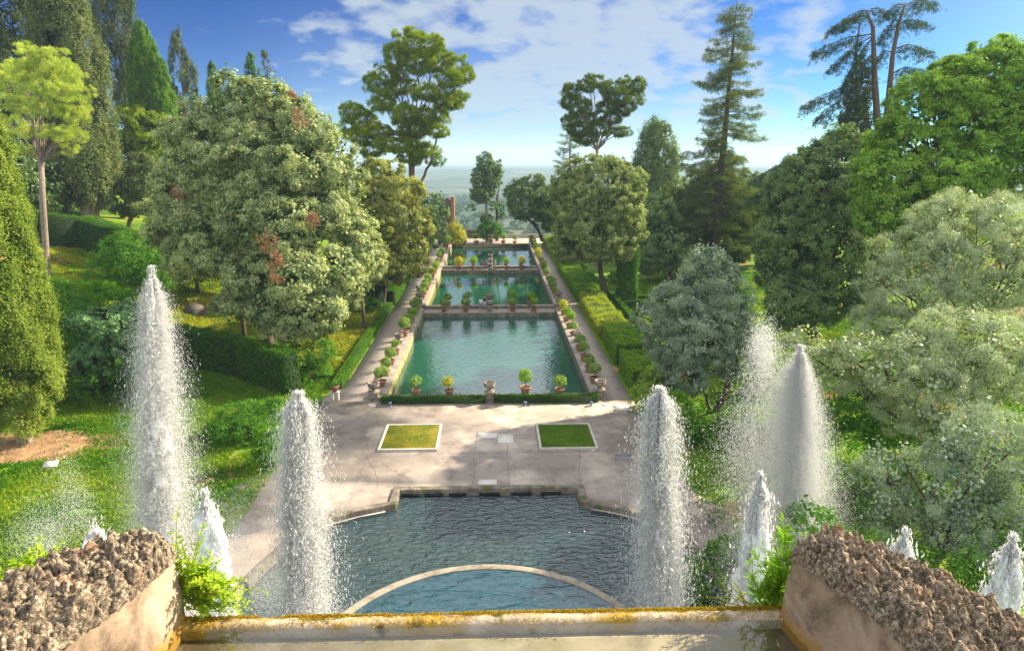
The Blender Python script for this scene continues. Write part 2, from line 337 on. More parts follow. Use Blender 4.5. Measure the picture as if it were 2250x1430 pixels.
# ------------------------------------------------------------------ ground
def sstep(a, b, x):
    t = np.clip((x-a)/(b-a), 0, 1); return t*t*(3-2*t)
def height(X, Y):
    X = np.asarray(X, float); Y = np.asarray(Y, float)
    left = .19*np.maximum(0, -X-21)*sstep(45, 80, Y)
    left = np.where(left > 16, 16, left)
    lump = (fbm(X*.12, Y*.12, seed=3)-.47)*1.3*sstep(15, 26, np.abs(X+.5))
    right = .045*np.maximum(0, X-22)*sstep(30, 60, Y)
    h = left+right+lump-.05
    # bank between the left lawn and the plaza
    # beneath the slabs, pools and front basin the ground lies deep
    deep = (X > -12.0) & (X < 10.6) & (Y > 3) & (Y < 164)
    h = np.where(deep, -2.7, h)
    # beyond the end wall the hill falls to the valley
    fall = sstep(168, 330, Y)
    val = -62+fbm(X*.004, Y*.004, seed=9)*18
    f2 = np.interp(Y, [330, 520, 640, 900, 1150, 1600, 2300, 3000, 3300, 6000], [-62, -62, -54, -47, -66, -66, -62, -56, -60, -80])
    f2 = f2+(fbm(X*.003, Y*.003, seed=12)-.47)*14*sstep(330, 700, Y)
    ridge = np.exp(-((Y-3000)/260)**2)*(8+6*(fbm(X*.0016+4, Y*.0004, seed=5)-.47)+4*np.exp(-((X-120)/190)**2)+5*np.exp(-((X+900)/400)**2))
    far = np.where(Y < 330, -62, f2)+ridge
    side = np.exp(-((Y-210)/60)**2)*0
    return h*(1-fall)+far*fall+side
xs = np.unique(np.concatenate([np.linspace(-5000, -140, 60), np.linspace(-140, -16, 100), np.linspace(-16, 14, 61), np.linspace(14, 120, 86), np.linspace(120, 5000, 60)]))
ys = np.unique(np.concatenate([np.linspace(-30, 180, 211), np.linspace(180, 340, 50), np.linspace(340, 1200, 90), np.linspace(1200, 6000, 110)]))
GX, GY = np.meshgrid(xs, ys); GZ = height(GX, GY)
nx, ny = len(xs), len(ys); idx = np.arange(nx*ny).reshape(ny, nx)
Q = np.stack([idx[:-1, :-1], idx[:-1, 1:], idx[1:, 1:], idx[1:, :-1]], -1).reshape(-1, 4)
g = np_obj('ground', np.stack([GX, GY, GZ], -1).reshape(-1, 3), [Q], M['grass'], None, None, True)
g.data.materials.append(M['far'])
cy = GY[:-1, :-1].ravel(); g.data.polygons.foreach_set('material_index', (cy > 185).astype(np.int32)); tag(g, kind='structure')
def hz(x, y): return float(height(np.array([x]), np.array([y]))[0])
def gp(u, v):
    """ground point seen at a pixel"""
    z = 0.
    d = ray(u, v); t = 20.
    while t < 400:
        x, y, zz = d[0]*t, d[1]*t, CH+d[2]*t
        if zz <= hz(x, y) + 0.0 and not (-12 < x < 10.6 and zz > -.1): break
        t += .25
    return Vector((d[0]*t, d[1]*t, hz(d[0]*t, d[1]*t)))
def S(o): return tag(o, kind='structure')
# plaza with the notch of the front basin
BAS = [(-11.6, 30.5), (-10.9, 32.6), (-10.0, 34.2), (-9.18, 35.0), (-7.9, 35.75), (-6.45, 36.3), (-5.95, 36.5), (-5.95, 38.25), (5.3, 38.25), (5.3, 36.5), (5.8, 36.2), (7.1, 35.7), (8.3, 35.0), (9.3, 34.0), (10.1, 32.6), (10.7, 30.5)]
mb = MB(); mb.poly([(-14.6, 53.7), (-13.7, 50), (-13.4, 46), (-13.5, 41.5), (-15.6, 40.2), (-16.9, 37), (-17.4, 32), (-17.6, 26), (-12.6, 26)]+BAS+[(12.3, 30.5), (13.1, 33), (13.4, 35.2), (12.3, 37.2), (11.6, 41), (11.5, 47), (11.7, 53.7)], -2.6, 0.0)
S(mb.obj('plaza', M['plaza']))
mb = MB(); mb.poly([(-14.6, 53.7), (-10.2, 53.7), (-10.2, 153), (9.4, 153), (9.4, 53.7), (11.7, 53.7), (11.5, 56), (11.5, 165), (-13.2, 165), (-13.2, 90), (-13.0, 60)], -2.6, 0.0)
S(mb.obj('path', M['path']))
# water
def sheet(name, x0, x1, y0, y1, z, mat, d=.3):
    mb = MB(); mb.add([(x0, y0, z), (x1, y0, z), (x1, y1, z), (x0, y1, z)], [(0, 1, 2, 3)]); return S(mb.obj(name, mat))
XL, XR = -8.95, 8.2
sheet('near_pool_water', XL-.05, XR+.05, 54.4, 86.0, -.6, M['pool'])
sheet('middle_pool_water', XL-.05, XR+.05, 88.7, 119.2, -.6, M['pool2'])
sheet('far_pool_water', XL-.05, XR+.05, 120.7, 153.0, -.6, M['pool2'])
sheet('front_basin_water', -12.2, 11.3, 22.2, 38.4, -.30, M['basin'])
# ------------------------------------------------------------------ walls and stonework
def wall(name, boxes, mat, label, cat='wall', bev=.03):
    mb = MB()
    for b in boxes: mb.box(*b)
    o = mb.obj(name, mat); tag(o, label, cat); bevel(o, bev); return o
# (x0,x1,y0,y1,z0,z1): walls carry a slightly wider coping as a part
def coped(name, x0, x1, y0, y1, z1, label, mat='stone', cop='coping', zb=-2.7, over=.05, th=.1):
    o = wall(name, [(x0, x1, y0, y1, zb, z1-th)], M[mat], label)
    mb = MB(); mb.box(x0-over, x1+over, y0-over*.0, y1+over*.0, z1-th+.002, z1); c = mb.obj('coping', M[cop], o); bevel(c, .02)
    return o
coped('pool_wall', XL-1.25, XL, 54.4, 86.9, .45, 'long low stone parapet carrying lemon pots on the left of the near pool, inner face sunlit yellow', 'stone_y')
coped('pool_wall', XR, XR+1.15, 54.4, 86.9, .45, 'long low stone parapet carrying lemon pots on the right of the near pool', 'stone')
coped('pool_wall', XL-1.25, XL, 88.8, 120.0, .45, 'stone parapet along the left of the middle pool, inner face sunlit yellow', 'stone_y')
coped('pool_wall', XR, XR+1.15, 88.8, 120.0, .45, 'stone parapet along the right of the middle pool', 'stone')
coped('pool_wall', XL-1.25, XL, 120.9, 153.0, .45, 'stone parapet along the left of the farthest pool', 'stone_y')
coped('pool_wall', XR, XR+1.15, 120.9, 153.0, .45, 'stone parapet along the right of the farthest pool', 'stone')
coped('pool_wall', XL-1.25, XR+1.15, 53.75, 54.4, .35, 'low stone wall behind the box hedge at the front of the near pool', 'stone')
coped('cross_wall', XL+.0, XR-.0, 85.9, 88.0, .04, 'paved crosswalk on a dark wall between the near and middle pools', 'stone', 'path', over=0)
coped('kerb_wall', XL+.0, XR-.0, 88.02, 88.75, .45, 'raised kerb wall edging the front of the middle pool', 'stone', over=0)
coped('cross_wall', XL, XR, 119.1, 120.2, .04, 'paved crosswalk on a dark wall between the middle and farthest pools', 'stone', 'path', over=0)
coped('kerb_wall', XL, XR, 120.22, 120.8, .45, 'raised kerb wall edging the front of the farthest pool', 'stone', over=0)
coped('kerb_wall', XL, XR, 153.0, 153.5, .25, 'low dark kerb closing the back of the farthest pool', 'stone', over=0)
S(wall('terrace', [(XL-.0, XR+.0, 153.5, 166, -2.7, .02)], M['path'], None, None))
# front basin kerb, with openings under its straight back edge
mb = MB(); mb.strip([(-11.95, 29.0)]+BAS+[(11.05, 29)], .42, -2.4, .14)
o = mb.obj('basin_kerb', M['stone']); bevel(o, .05); tag(o, 'old moulded stone kerb stepping round the rippled front basin', 'kerb')
mb = MB()
for (a, b) in ((-5.6, -4.6), (-4.2, -3.15), (-2.75, -1.7), (-.9, .35), (1.05, 2.3), (2.9, 4.1)): mb.box(a, b, 37.9, 38.003, -.33, -.12)
mb.obj('overflow_opening', plain('dark_opening', (.01, .009, .008)), o)
mb = MB(); mb.strip([(p[0], p[1]) for p in [(-11.3, 31.0), (-10.6, 32.6), (-9.75, 33.95), (-9.0, 34.65), (-7.7, 35.35), (-6.3, 35.9)]], .07, -.16, -.10); mb.strip([(5.65, 35.85), (7.0, 35.3), (8.1, 34.7), (9.0, 33.7), (9.8, 32.5)], .07, -.16, -.10)
mb.obj('ledge', M['stone_p'], o)
# ring of the inner basin
RC = (-.44, 22.98)
ring = [(RC[0]+7.5*math.cos(a), RC[1]+7.5*math.sin(a)) for a in np.linspace(R(-5), R(185), 80)]
mb = MB(); mb.strip(ring, .42, -2.4, -.23); o = mb.obj('basin_ring', noisemat('ring_stone', [(.14, .12, .09), (.26, .23, .18), (.34, .31, .24)], 2.5, 9, .9, .4, 14, .03, .2)); bevel(o, .04); tag(o, 'curved stone rim of the round inner basin lying at water level', 'kerb')
mb = MB(); a_ = np.linspace(0, 2*math.pi, 64, endpoint=False); mb.add([(RC[0]+7.35*math.cos(a), RC[1]+7.35*math.sin(a), -.285) for a in a_]+[(RC[0], RC[1], -.285)], T=[(i, (i+1) % 64, 64) for i in range(64)])
S(mb.obj('inner_basin_water', M['basin2']))
mb = MB(); mb.box(-13.5, 13.5, 3.8, 22.3, -3, 2.3); S(mb.obj('cascade_terrace', M['stone']))
mb = MB(); mb.add([(-13, 4, 2.33), (13, 4, 2.33), (13, 22.0, 2.33), (-13, 22.0, 2.33)], [(0, 1, 2, 3)]); S(mb.obj('cascade_water', M['basin']))
mb = MB()
jr = np.random.default_rng(6)
for (x0, y0, x1, y1) in ((-13.3, 43.55, -8.1, 43.5), (-3.9, 43.4, 11.3, 43.5), (-1.35, 38.6, -1.2, 47.2), (.95, 38.6, .9, 46.3), (.9, 46.3, 3.2, 47.0), (5.4, 38.5, 5.9, 43.4), (-7.2, 38.6, -8.8, 43.6), (-4.0, 40.2, -2.1, 43.4), (7.4, 46.4, 11.4, 46.2)):
    q = np.linspace(0, 1, 26); L_ = math.hypot(x1-x0, y1-y0); w = np.cumsum(jr.normal(size=26))*.035; w -= np.linspace(w[0], w[-1], 26)
    mb.strip([(x0+(x1-x0)*a-(y1-y0)/L_*b, y0+(y1-y0)*a+(x1-x0)/L_*b) for a, b in zip(q, w)], .022, -.02, .005)
S(mb.obj('paving_joint', plain('joint_dirt', (.10, .085, .065), .95, .2)))
# grass beds in the plaza
def bed(x0, x1, y0, y1, mat, label):
    t = empty('grass_bed', ((x0+x1)/2, (y0+y1)/2, 0), label, 'grass bed')
    mb = MB(); hx, hy = (x1-x0)/2, (y1-y0)/2
    mb.strip([(-hx, -hy), (hx, -hy), (hx, hy), (-hx, hy)], .17, -.2, .17, True); bevel(mb.obj('stone_edging', M['stone_p'], t), .02)
    rng = np.random.default_rng(5); n = 16000
    c = np.stack([rng.uniform(-hx+.1, hx-.1, n), rng.uniform(-hy+.1, hy-.1, n), np.full(n, .13)], -1)
    d = rng.normal(size=(n, 3))*.5+[0, 0, 1]; d /= np.linalg.norm(d, axis=1)[:, None]; b = np.cross(d, rng.normal(size=(n, 3))); b /= np.linalg.norm(b, axis=1)[:, None]
    l = rng.uniform(.03, .075, n)[:, None]
    V = np.concatenate([c-b*.012, c+b*.012, c+d*l], 0); T = np.stack([np.arange(n), np.arange(n)+n, np.arange(n)+2*n], -1)
    tn = np.clip(fbm(c[:, 0]*1.1, c[:, 1]*1.1, seed=8)*1.8-.35+rng.normal(size=n)*.12, 0, 1)
    base = MB(); base.box(-hx+.08, hx-.08, -hy+.08, hy-.08, -.1, .12); base.obj('turf', mat[1], t)
    np_obj('grass_blades', V, [T], mat[0], t, tn)
gl = leafmat('bed_grass_yellow', (.10, .17, .01), (.42, .34, .05), .3); gl2 = leafmat('bed_grass_green', (.06, .17, .008), (.20, .26, .02), .3)
bed(-7.95, -3.97, 43.9, 48.3, (gl, noisemat('dry_turf', [(.11, .15, .015), (.33, .28, .05)], 1.4, 8, .95, .4)), 'square stone-edged bed of dry yellowish grass on the left of the plaza')
bed(3.27, 7.2, 43.8, 48.1, (gl2, noisemat('green_turf', [(.06, .15, .01), (.13, .20, .02)], 1.4, 8, .95, .4)), 'square stone-edged bed of green grass on the right of the plaza')
# covers and slabs let into the paving
def slab(px, label, mat='slab', name='drain_cover'):
    P = [pz(u, v, 0) for u, v in px]; mb = MB(); mb.poly([(p.x, p.y) for p in P], -.05, .014)
    o = mb.obj(name, M[mat]); tag(o, label, 'cover')
slab([(1047, 962), (1092, 962), (1094, 951), (1048, 951)], 'white oblong slab in the middle of the plaza, left of the square white cover')
slab([(1094, 973), (1129, 973), (1127, 954), (1093, 953)], 'square white access cover near the plaza centre')
slab([(1050, 1064), (1092, 1064), (1091, 1053), (1052, 1053)], 'white slab beside the back kerb of the rippled basin')
slab([(1352, 1012), (1392, 1012), (1388, 998), (1352, 998)], 'grey metal cover on the right side of the plaza', 'manhole')
slab([(1355, 901), (1388, 901), (1378, 890), (1345, 891)], 'pale slab at the foot of the right-hand path')
slab([(1325, 893), (1342, 893), (1338, 888), (1323, 888)], 'small white cover beside the right corner urn')
slab([(808, 892), (826, 892), (828, 887), (812, 887)], 'small white cover beside the left corner urn')
slab([(1300, 989), (1308, 989), (1306, 985), (1299, 985)], 'tiny white tile in front of the green grass bed')
# end wall, tower and stub
coped('end_wall', 1.6, 14.0, 165.5, 166.1, .85, 'low pale stone parapet at the far end of the terrace, right part', 'stone_p')
coped('end_wall', -3.2, 1.6, 165.4, 166.0, 1.3, 'low stone parapet behind the round bush at the far end', 'stone_p')
wall('end_wall', [(-14.5, -3.3, 165.6, 166.3, -2, 2.0)], M['tuff'], 'dark brown low wall behind the yellow bush at the far end')
a = pY(973, 520, 167); b = pY(998, 433, 167)
t = empty('brick_tower', ((a.x+b.x)/2, 167, -1), 'old dark stone tower stump with a sunlit brick corner and ragged top', 'tower')
w = (b.x-a.x)/2; h = b.z+1
mb = MB(); mb.box(-w*1.1, w*.45, -.9, .9, 0, h*.93); mb.box(-w*1.1, -w*.6, -.9, .9, h*.93, h*.98); mb.box(-w*.3, w*.1, -.9, .9, h*.93, h*.985); bevel(mb.obj('stone_wall', M['tuff'], t), .08)
mb = MB(); mb.box(w*.45, w, -.93, .93, 0, h); mb.box(w*.42, w*1.03, -.96, .96, h*.97, h*1.01); bevel(mb.obj('brick_corner', M['brick'], t), .05)
c = pz(1252, 524, 0); mb = MB(); mb.lathe([(.45, 0), (.45, .9), (.38, 1.2), (.2, 1.35), (.02, 1.4)], 14, (c.x-.5, 162, 0)); tag(mb.obj('stone_bollard', M['urn'], None, True), 'round-topped stone post at the far right end of the path', 'bollard')
# foreground wall crowns (rough travertine lumps over plaster)
def curve_pts(P, n):
    P = np.array(P, float); d = np.concatenate([[0], np.cumsum(np.linalg.norm(np.diff(P, axis=0), axis=1))]); s = np.linspace(0, d[-1], n)
    out = np.stack([np.interp(s, d, P[:, k]) for k in range(P.shape[1])], -1)
    for _ in range(max(1, n//14)): out[1:-1] = (out[:-2]+out[1:-1]*2+out[2:])/4
    return out
def lumps(V, seed, cell=.047):
    """cauliflower lumps: distance to the nearest jittered cell point, plus finer pits"""
    rng = np.random.default_rng(seed)
    def worley(P, c, sd):
        g0 = np.floor(P/c).astype(int); best = np.full(len(P), 9.); bid = np.zeros(len(P))
        for dx in (-1, 0, 1):
            for dy in (-1, 0, 1):
                for dz in (-1, 0, 1):
                    q = g0+[dx, dy, dz]; j = np.stack([_hash(q[:, 0], q[:, 1], q[:, 2], sd+k) for k in range(3)], -1)
                    d = np.linalg.norm((q+j)*c-P, axis=1)/c; u = d < best; best[u] = d[u]; bid[u] = j[u, 0]
        return best, bid
    w1, id1 = worley(V, cell, seed); w2, id2 = worley(V+.3, cell*.36, seed+9)
    h = (np.clip(1-w1, 0, 1)**.7)*(.5+.9*id1)*.085 + np.clip(1-w2, 0, 1)*.028
    h += (fbm(V[:, 0]*9, V[:, 1]*9, V[:, 2]*9, seed=seed)-.5)*.07
    h -= .016*(vnoise(V[:, 0]*60, V[:, 1]*60, V[:, 2]*60, seed=seed) > .72)
    return h, id1, w1
def rubblemat():
    m, N, L, out = newmat('travertine_lumps'); geo = N.new('ShaderNodeNewGeometry'); at = N.new('ShaderNodeAttribute'); at.attribute_name = 'tint'
    n = N.new('ShaderNodeTexNoise'); n.inputs['Scale'].default_value = 55; n.inputs['Detail'].default_value = 8; n.inputs['Roughness'].default_value = .7; L.new(geo.outputs['Position'], n.inputs['Vector'])
    n5 = N.new('ShaderNodeTexNoise'); n5.inputs['Scale'].default_value = 5; n5.inputs['Detail'].default_value = 5; L.new(geo.outputs['Position'], n5.inputs['Vector'])
    cr = N.new('ShaderNodeValToRGB'); e = cr.color_ramp.elements; e[0].position = .36; e[0].color = (.045, .035, .028, 1); e[1].position = .64; e[1].color = (.42, .35, .25, 1); x = e.new(.5); x.color = (.16, .125, .088, 1)
    L.new(n.outputs[0], cr.inputs[0])
    mx = N.new('ShaderNodeMix'); mx.data_type = 'RGBA'; L.new(cr.outputs[0], mx.inputs['A']); mx.inputs['B'].default_value = (.33, .15, .075, 1)
    mr = N.new('ShaderNodeMapRange'); mr.inputs['From Min'].default_value = .55; mr.inputs['From Max'].default_value = .75; mr.inputs['To Max'].default_value = .38; L.new(n5.outputs[0], mr.inputs['Value']); L.new(mr.outputs[0], mx.inputs['Factor'])
    hs = N.new('ShaderNodeHueSaturation'); L.new(mx.outputs['Result'], hs.inputs['Color']); mv = N.new('ShaderNodeMapRange'); mv.inputs['To Min'].default_value = .7; mv.inputs['To Max'].default_value = 1.35; L.new(at.outputs['Fac'], mv.inputs['Value']); L.new(mv.outputs[0], hs.inputs['Value'])
    p = N.new('ShaderNodeBsdfPrincipled'); p.inputs['Roughness'].default_value = .95; p.inputs['Specular IOR Level'].default_value = .1; L.new(hs.outputs[0], p.inputs['Base Color'])
    n2 = N.new('ShaderNodeTexNoise'); n2.inputs['Scale'].default_value = 150; n2.inputs['Detail'].default_value = 6; L.new(geo.outputs['Position'], n2.inputs['Vector'])
    b = N.new('ShaderNodeBump'); b.inputs['Strength'].default_value = .8; b.inputs['Distance'].default_value = .012; L.new(n2.outputs[0], b.inputs['Height']); L.new(b.outputs[0], p.inputs['Normal'])
    L.new(p.outputs[0], out.inputs[0]); return m
M['rubble'] = rubblemat()
def plastermat():
    m, N, L, out = newmat('stained_plaster'); geo = N.new('ShaderNodeNewGeometry')
    n = N.new('ShaderNodeTexNoise'); n.inputs['Scale'].default_value = 3.2; n.inputs['Detail'].default_value = 9; n.inputs['Roughness'].default_value = .65; n.inputs['Distortion'].default_value = .7; L.new(geo.outputs['Position'], n.inputs['Vector'])
    cr = N.new('ShaderNodeValToRGB'); e = cr.color_ramp.elements; e[0].position = .36; e[0].color = (.12, .085, .055, 1); e[1].position = .66; e[1].color = (.44, .33, .24, 1); x = e.new(.5); x.color = (.31, .22, .15, 1); L.new(n.outputs[0], cr.inputs[0])
    sp = N.new('ShaderNodeSeparateXYZ'); L.new(geo.outputs['Position'], sp.inputs[0])
    n3 = N.new('ShaderNodeTexNoise'); n3.inputs['Scale'].default_value = 9; n3.inputs['Detail'].default_value = 6; L.new(geo.outputs['Position'], n3.inputs['Vector'])
    ma = N.new('ShaderNodeMath'); ma.operation = 'MULTIPLY_ADD'; L.new(n3.outputs[0], ma.inputs[0]); ma.inputs[1].default_value = -.22; L.new(sp.outputs[2], ma.inputs[2])
    mr = N.new('ShaderNodeMapRange'); mr.inputs['From Min'].default_value = 17.36; mr.inputs['From Max'].default_value = 17.46; mr.inputs['To Min'].default_value = 1; mr.inputs['To Max'].default_value = 0; L.new(ma.outputs[0], mr.inputs['Value'])
    mx = N.new('ShaderNodeMix'); mx.data_type = 'RGBA'; L.new(mr.outputs[0], mx.inputs['Factor']); L.new(cr.outputs[0], mx.inputs['A']); mx.inputs['B'].default_value = (.36, .19, .02, 1)
    p = N.new('ShaderNodeBsdfPrincipled'); p.inputs['Roughness'].default_value = .8; L.new(mx.outputs['Result'], p.inputs['Base Color'])
    b = N.new('ShaderNodeBump'); b.inputs['Strength'].default_value = .6; b.inputs['Distance'].default_value = .03; L.new(n3.outputs[0], b.inputs['Height']); L.new(b.outputs[0], p.inputs['Normal']); L.new(p.outputs[0], out.inputs[0]); return m
M['plaster'] = plastermat()
WZ = 17.45
def crown_wall(inner, outer, seed, label):
    t = empty('basin_wall', (inner[0][0], inner[0][1], 17.0), label, 'wall'); off = np.array([inner[0][0], inner[0][1], 17.0])
    n = 420; m_ = 150
    I = curve_pts(inner, n); O = curve_pts(outer, n)
    s = np.linspace(0, 1, m_)[None, :, None]
    V = I[:, None, :]*(1-s)+O[:, None, :]*s
    # rounded crown section; rounded end
    prof = (1-np.abs(2*s[..., 0]-1)**3.5)*.085-.035
    e = np.linspace(0, 1, n)[:, None]; ends = np.clip(e/.05, 0, 1)**.5
    V[..., 2] += prof*ends-(1-ends)*.075
    P = V.reshape(-1, 3)
    h, idv, w = lumps(P, seed)
    edge = (np.clip(np.minimum(s[0, :, 0], 1-s[0, :, 0])/.05, 0, 1)[None, :]*np.ones((n, 1))).reshape(-1)
    jit = np.stack([fbm(P[:, 0]*22, P[:, 1]*22, P[:, 2]*22, seed=seed+40+k, oct=3)-.45 for k in (0, 1)], -1)*.045
    P[:, 2] += h*(.35+.65*edge)*(.35+.65*np.repeat(ends[:, 0], m_)); P[:, :2] += jit
    ii = np.arange(n*m_).reshape(n, m_); Qd = np.stack([ii[:-1, :-1], ii[1:, :-1], ii[1:, 1:], ii[:-1, 1:]], -1).reshape(-1, 4)
    if inner[0][0] < 0: Qd = Qd[:, ::-1]
    np_obj('rubble_crown', P-off, [Qd], M['rubble'], t, idv[Qd[:, 0]], True)
    # plaster body: a grid round the wall with soft undulation
    loop = np.concatenate([I, O[::-1]]); lo = curve_pts(np.vstack([loop, loop[:1]]), 500)[:-1]
    cen = np.repeat(((I+O)/2)[[n//2]], 1, 0)
    rows = []
    levels = np.linspace(0, 1, 26)
    for q in levels:
        r = lo.copy(); z1 = lo[:, 2]+.004; r[:, 2] = z1*(1-q)+16.3*q
        f = 1+0*q
        nrm = np.roll(lo, -1, 0)-np.roll(lo, 1, 0); nn = np.stack([nrm[:, 1], -nrm[:, 0]], -1); nn /= np.linalg.norm(nn, axis=1)[:, None]+1e-9
        sg = 1 if inner[0][0] > 0 else -1
        und = (fbm(r[:, 0]*4, r[:, 1]*4, r[:, 2]*6, seed=seed+3)-.47)*.05 + .03*np.clip(q*4-.2, 0, 1)*1.0 - .02
        r[:, :2] -= nn*sg*(-und)[:, None]*1.0
        rows.append(r)
    Vb = np.concatenate(rows)-off; k = len(lo); a = np.arange(k); b2 = (a+1) % k
    Qb = np.concatenate([np.stack([a+i*k, b2+i*k, b2+(i+1)*k, a+(i+1)*k], -1) for i in range(len(levels)-1)])
    np_obj('plaster_face', Vb, [Qb], M['plaster'], t, None, True)
    return t
crown_wall([(1.62, 3.30, 17.86), (1.63, 3.14, 17.90), (1.68, 2.90, 17.92), (1.76, 2.62, 17.92), (1.84, 2.3, 17.92), (1.9, 1.4, 17.92), (1.9, .2, 17.92)],
           [(1.78, 3.46, 17.83), (1.97, 3.43, 17.85), (2.12, 3.22, 17.87), (2.28, 2.92, 17.89), (2.46, 2.62, 17.9), (2.60, 2.0, 17.9), (2.62, .2, 17.9)], 3, 'rough travertine-topped basin wall in the right foreground corner')
crown_wall([(-1.73, 3.36, 17.90), (-1.71, 3.20, 17.91), (-1.77, 2.98, 17.90), (-1.87, 2.76, 17.89), (-1.96, 2.5, 17.89), (-2.0, 1.6, 17.9), (-2.0, .2, 17.9)],
           [(-1.80, 3.46, 17.86), (-2.08, 3.50, 17.86), (-2.28, 3.36, 17.87), (-2.50, 3.04, 17.9), (-2.62, 2.7, 17.9), (-2.72, 2.0, 17.9), (-2.72, .2, 17.9)], 21, 'rough travertine-topped basin wall in the left foreground corner')
# lip of the near basin
t = empty('basin_lip', (0, 3.3, 16.6), 'long mossy stone lip holding the shallow foreground basin', 'kerb')
n = 400; X = np.linspace(-2.05, 2.0, n); prof = [(-.048, -.3), (-.046, .83), (-.038, .868), (-.022, .884), (.0, .890), (.03, .885), (.055, .85), (.07, .5), (.075, -.9)]
V = np.zeros((len(prof), n, 3))
for i, (dy, dz) in enumerate(prof):
    wv = (fbm(X*5, np.full(n, i*.9), seed=31)-.47)
    V[i, :, 0] = X; V[i, :, 1] = dy+wv*.02; V[i, :, 2] = dz+wv*.018
ii = np.arange(len(prof)*n).reshape(len(prof), n); Qd = np.stack([ii[:-1, :-1], ii[1:, :-1], ii[1:, 1:], ii[:-1, 1:]], -1).reshape(-1, 4)
M['lip'] = noisemat('lip_stone', [(.20, .15, .09), (.36, .29, .20), (.47, .40, .31)], 5, 9, .7, .6, 30, .02, .3, (.3, .7), [((.33, .21, .03), 3.5, .5, .62), ((.05, .05, .015), 7, .6, .7)])
M['moss'] = noisemat('golden_moss', [(.10, .07, .008), (.36, .24, .02), (.55, .42, .08)], 12, 8, .95, .8, 60, .02, .1)
np_obj('stone_lip', V.reshape(-1, 3), [Qd], M['lip'], t, None, True)
rng = np.random.default_rng(77); k = 60000
x = rng.uniform(-2.0, 1.95, k); y = rng.normal(.035, .026, k); keep = fbm(x*4, y*20, seed=61) > .44-.3*np.clip(y-.02, -.1, .1); x = x[keep]; y = y[keep]; k = len(x)
c = np.stack([x, y, .872+rng.uniform(0, .012, k)-np.clip(y-.05, 0, 1)*.8], -1); d = rng.normal(size=(k, 3))+[0, .3, .8]; d /= np.linalg.norm(d, axis=1)[:, None]; b = np.cross(d, rng.normal(size=(k, 3))); b /= np.linalg.norm(b, axis=1)[:, None]
V = np.concatenate([c-b*.004, c+b*.004, c+d*rng.uniform(.006, .02, (k, 1))]); T = np.stack([np.arange(k), np.arange(k)+k, np.arange(k)+2*k], -1)
np_obj('moss', V, [T], leafmat('lip_moss', (.16, .10, .008), (.50, .36, .04), .3), t, rng.random(k))
# bottom and water of the near basin
mb = MB(); mb.box(-2.3, 2.2, -.5, 3.25, 16.9, 17.415); S(mb.obj('near_basin_floor', noisemat('basin_floor', [(.15, .12, .065), (.25, .20, .125), (.33, .27, .18)], 3.0, 9, .9, .2, 30, .02, .1, (.3, .7), [((.20, .17, .04), 2.4, .5, .7)], .8)))
def clearwater():
    m, N, L, out = newmat('clear_shallow_water'); geo = N.new('ShaderNodeNewGeometry')
    mp = N.new('ShaderNodeMapping'); mp.inputs['Scale'].default_value = (1, 2.2, 1); L.new(geo.outputs['Position'], mp.inputs['Vector'])
    n = N.new('ShaderNodeTexNoise'); n.inputs['Scale'].default_value = 2.2; n.inputs['Detail'].default_value = 2; L.new(mp.outputs[0], n.inputs['Vector'])
    b = N.new('ShaderNodeBump'); b.inputs['Strength'].default_value = .12; b.inputs['Distance'].default_value = .02; L.new(n.outputs[0], b.inputs['Height'])
    dt = N.new('ShaderNodeVectorMath'); dt.operation = 'DOT_PRODUCT'; L.new(geo.outputs['Incoming'], dt.inputs[0]); L.new(b.outputs[0], dt.inputs[1])
    ab = N.new('ShaderNodeMath'); ab.operation = 'ABSOLUTE'; L.new(dt.outputs['Value'], ab.inputs[0]); iv = N.new('ShaderNodeMath'); iv.operation = 'SUBTRACT'; iv.inputs[0].default_value = 1; L.new(ab.outputs[0], iv.inputs[1])
    fr = N.new('ShaderNodeMath'); fr.operation = 'POWER'; L.new(iv.outputs[0], fr.inputs[0]); fr.inputs[1].default_value = 4.0
    tr = N.new('ShaderNodeBsdfTransparent'); tr.inputs[0].default_value = (.86, .90, .88, 1); gl = N.new('ShaderNodeBsdfGlossy'); gl.inputs['Roughness'].default_value = .02; L.new(b.outputs[0], gl.inputs['Normal'])
    ms = N.new('ShaderNodeMixShader'); ma = N.new('ShaderNodeMath'); ma.operation = 'MULTIPLY_ADD'; L.new(fr.outputs[0], ma.inputs[0]); ma.inputs[1].default_value = 1.6; ma.inputs[2].default_value = .07; ma.use_clamp = True
    L.new(ma.outputs[0], ms.inputs[0]); L.new(tr.outputs[0], ms.inputs[1]); L.new(gl.outputs[0], ms.inputs[2]); L.new(ms.outputs[0], out.inputs[0]); return m
mb = MB(); mb.add([(-2.2, -.4, 17.470), (2.1, -.4, 17.470), (2.1, 3.254, 17.470), (-2.2, 3.254, 17.470)], [(0, 1, 2, 3)]); S(mb.obj('near_basin_water', clearwater()))
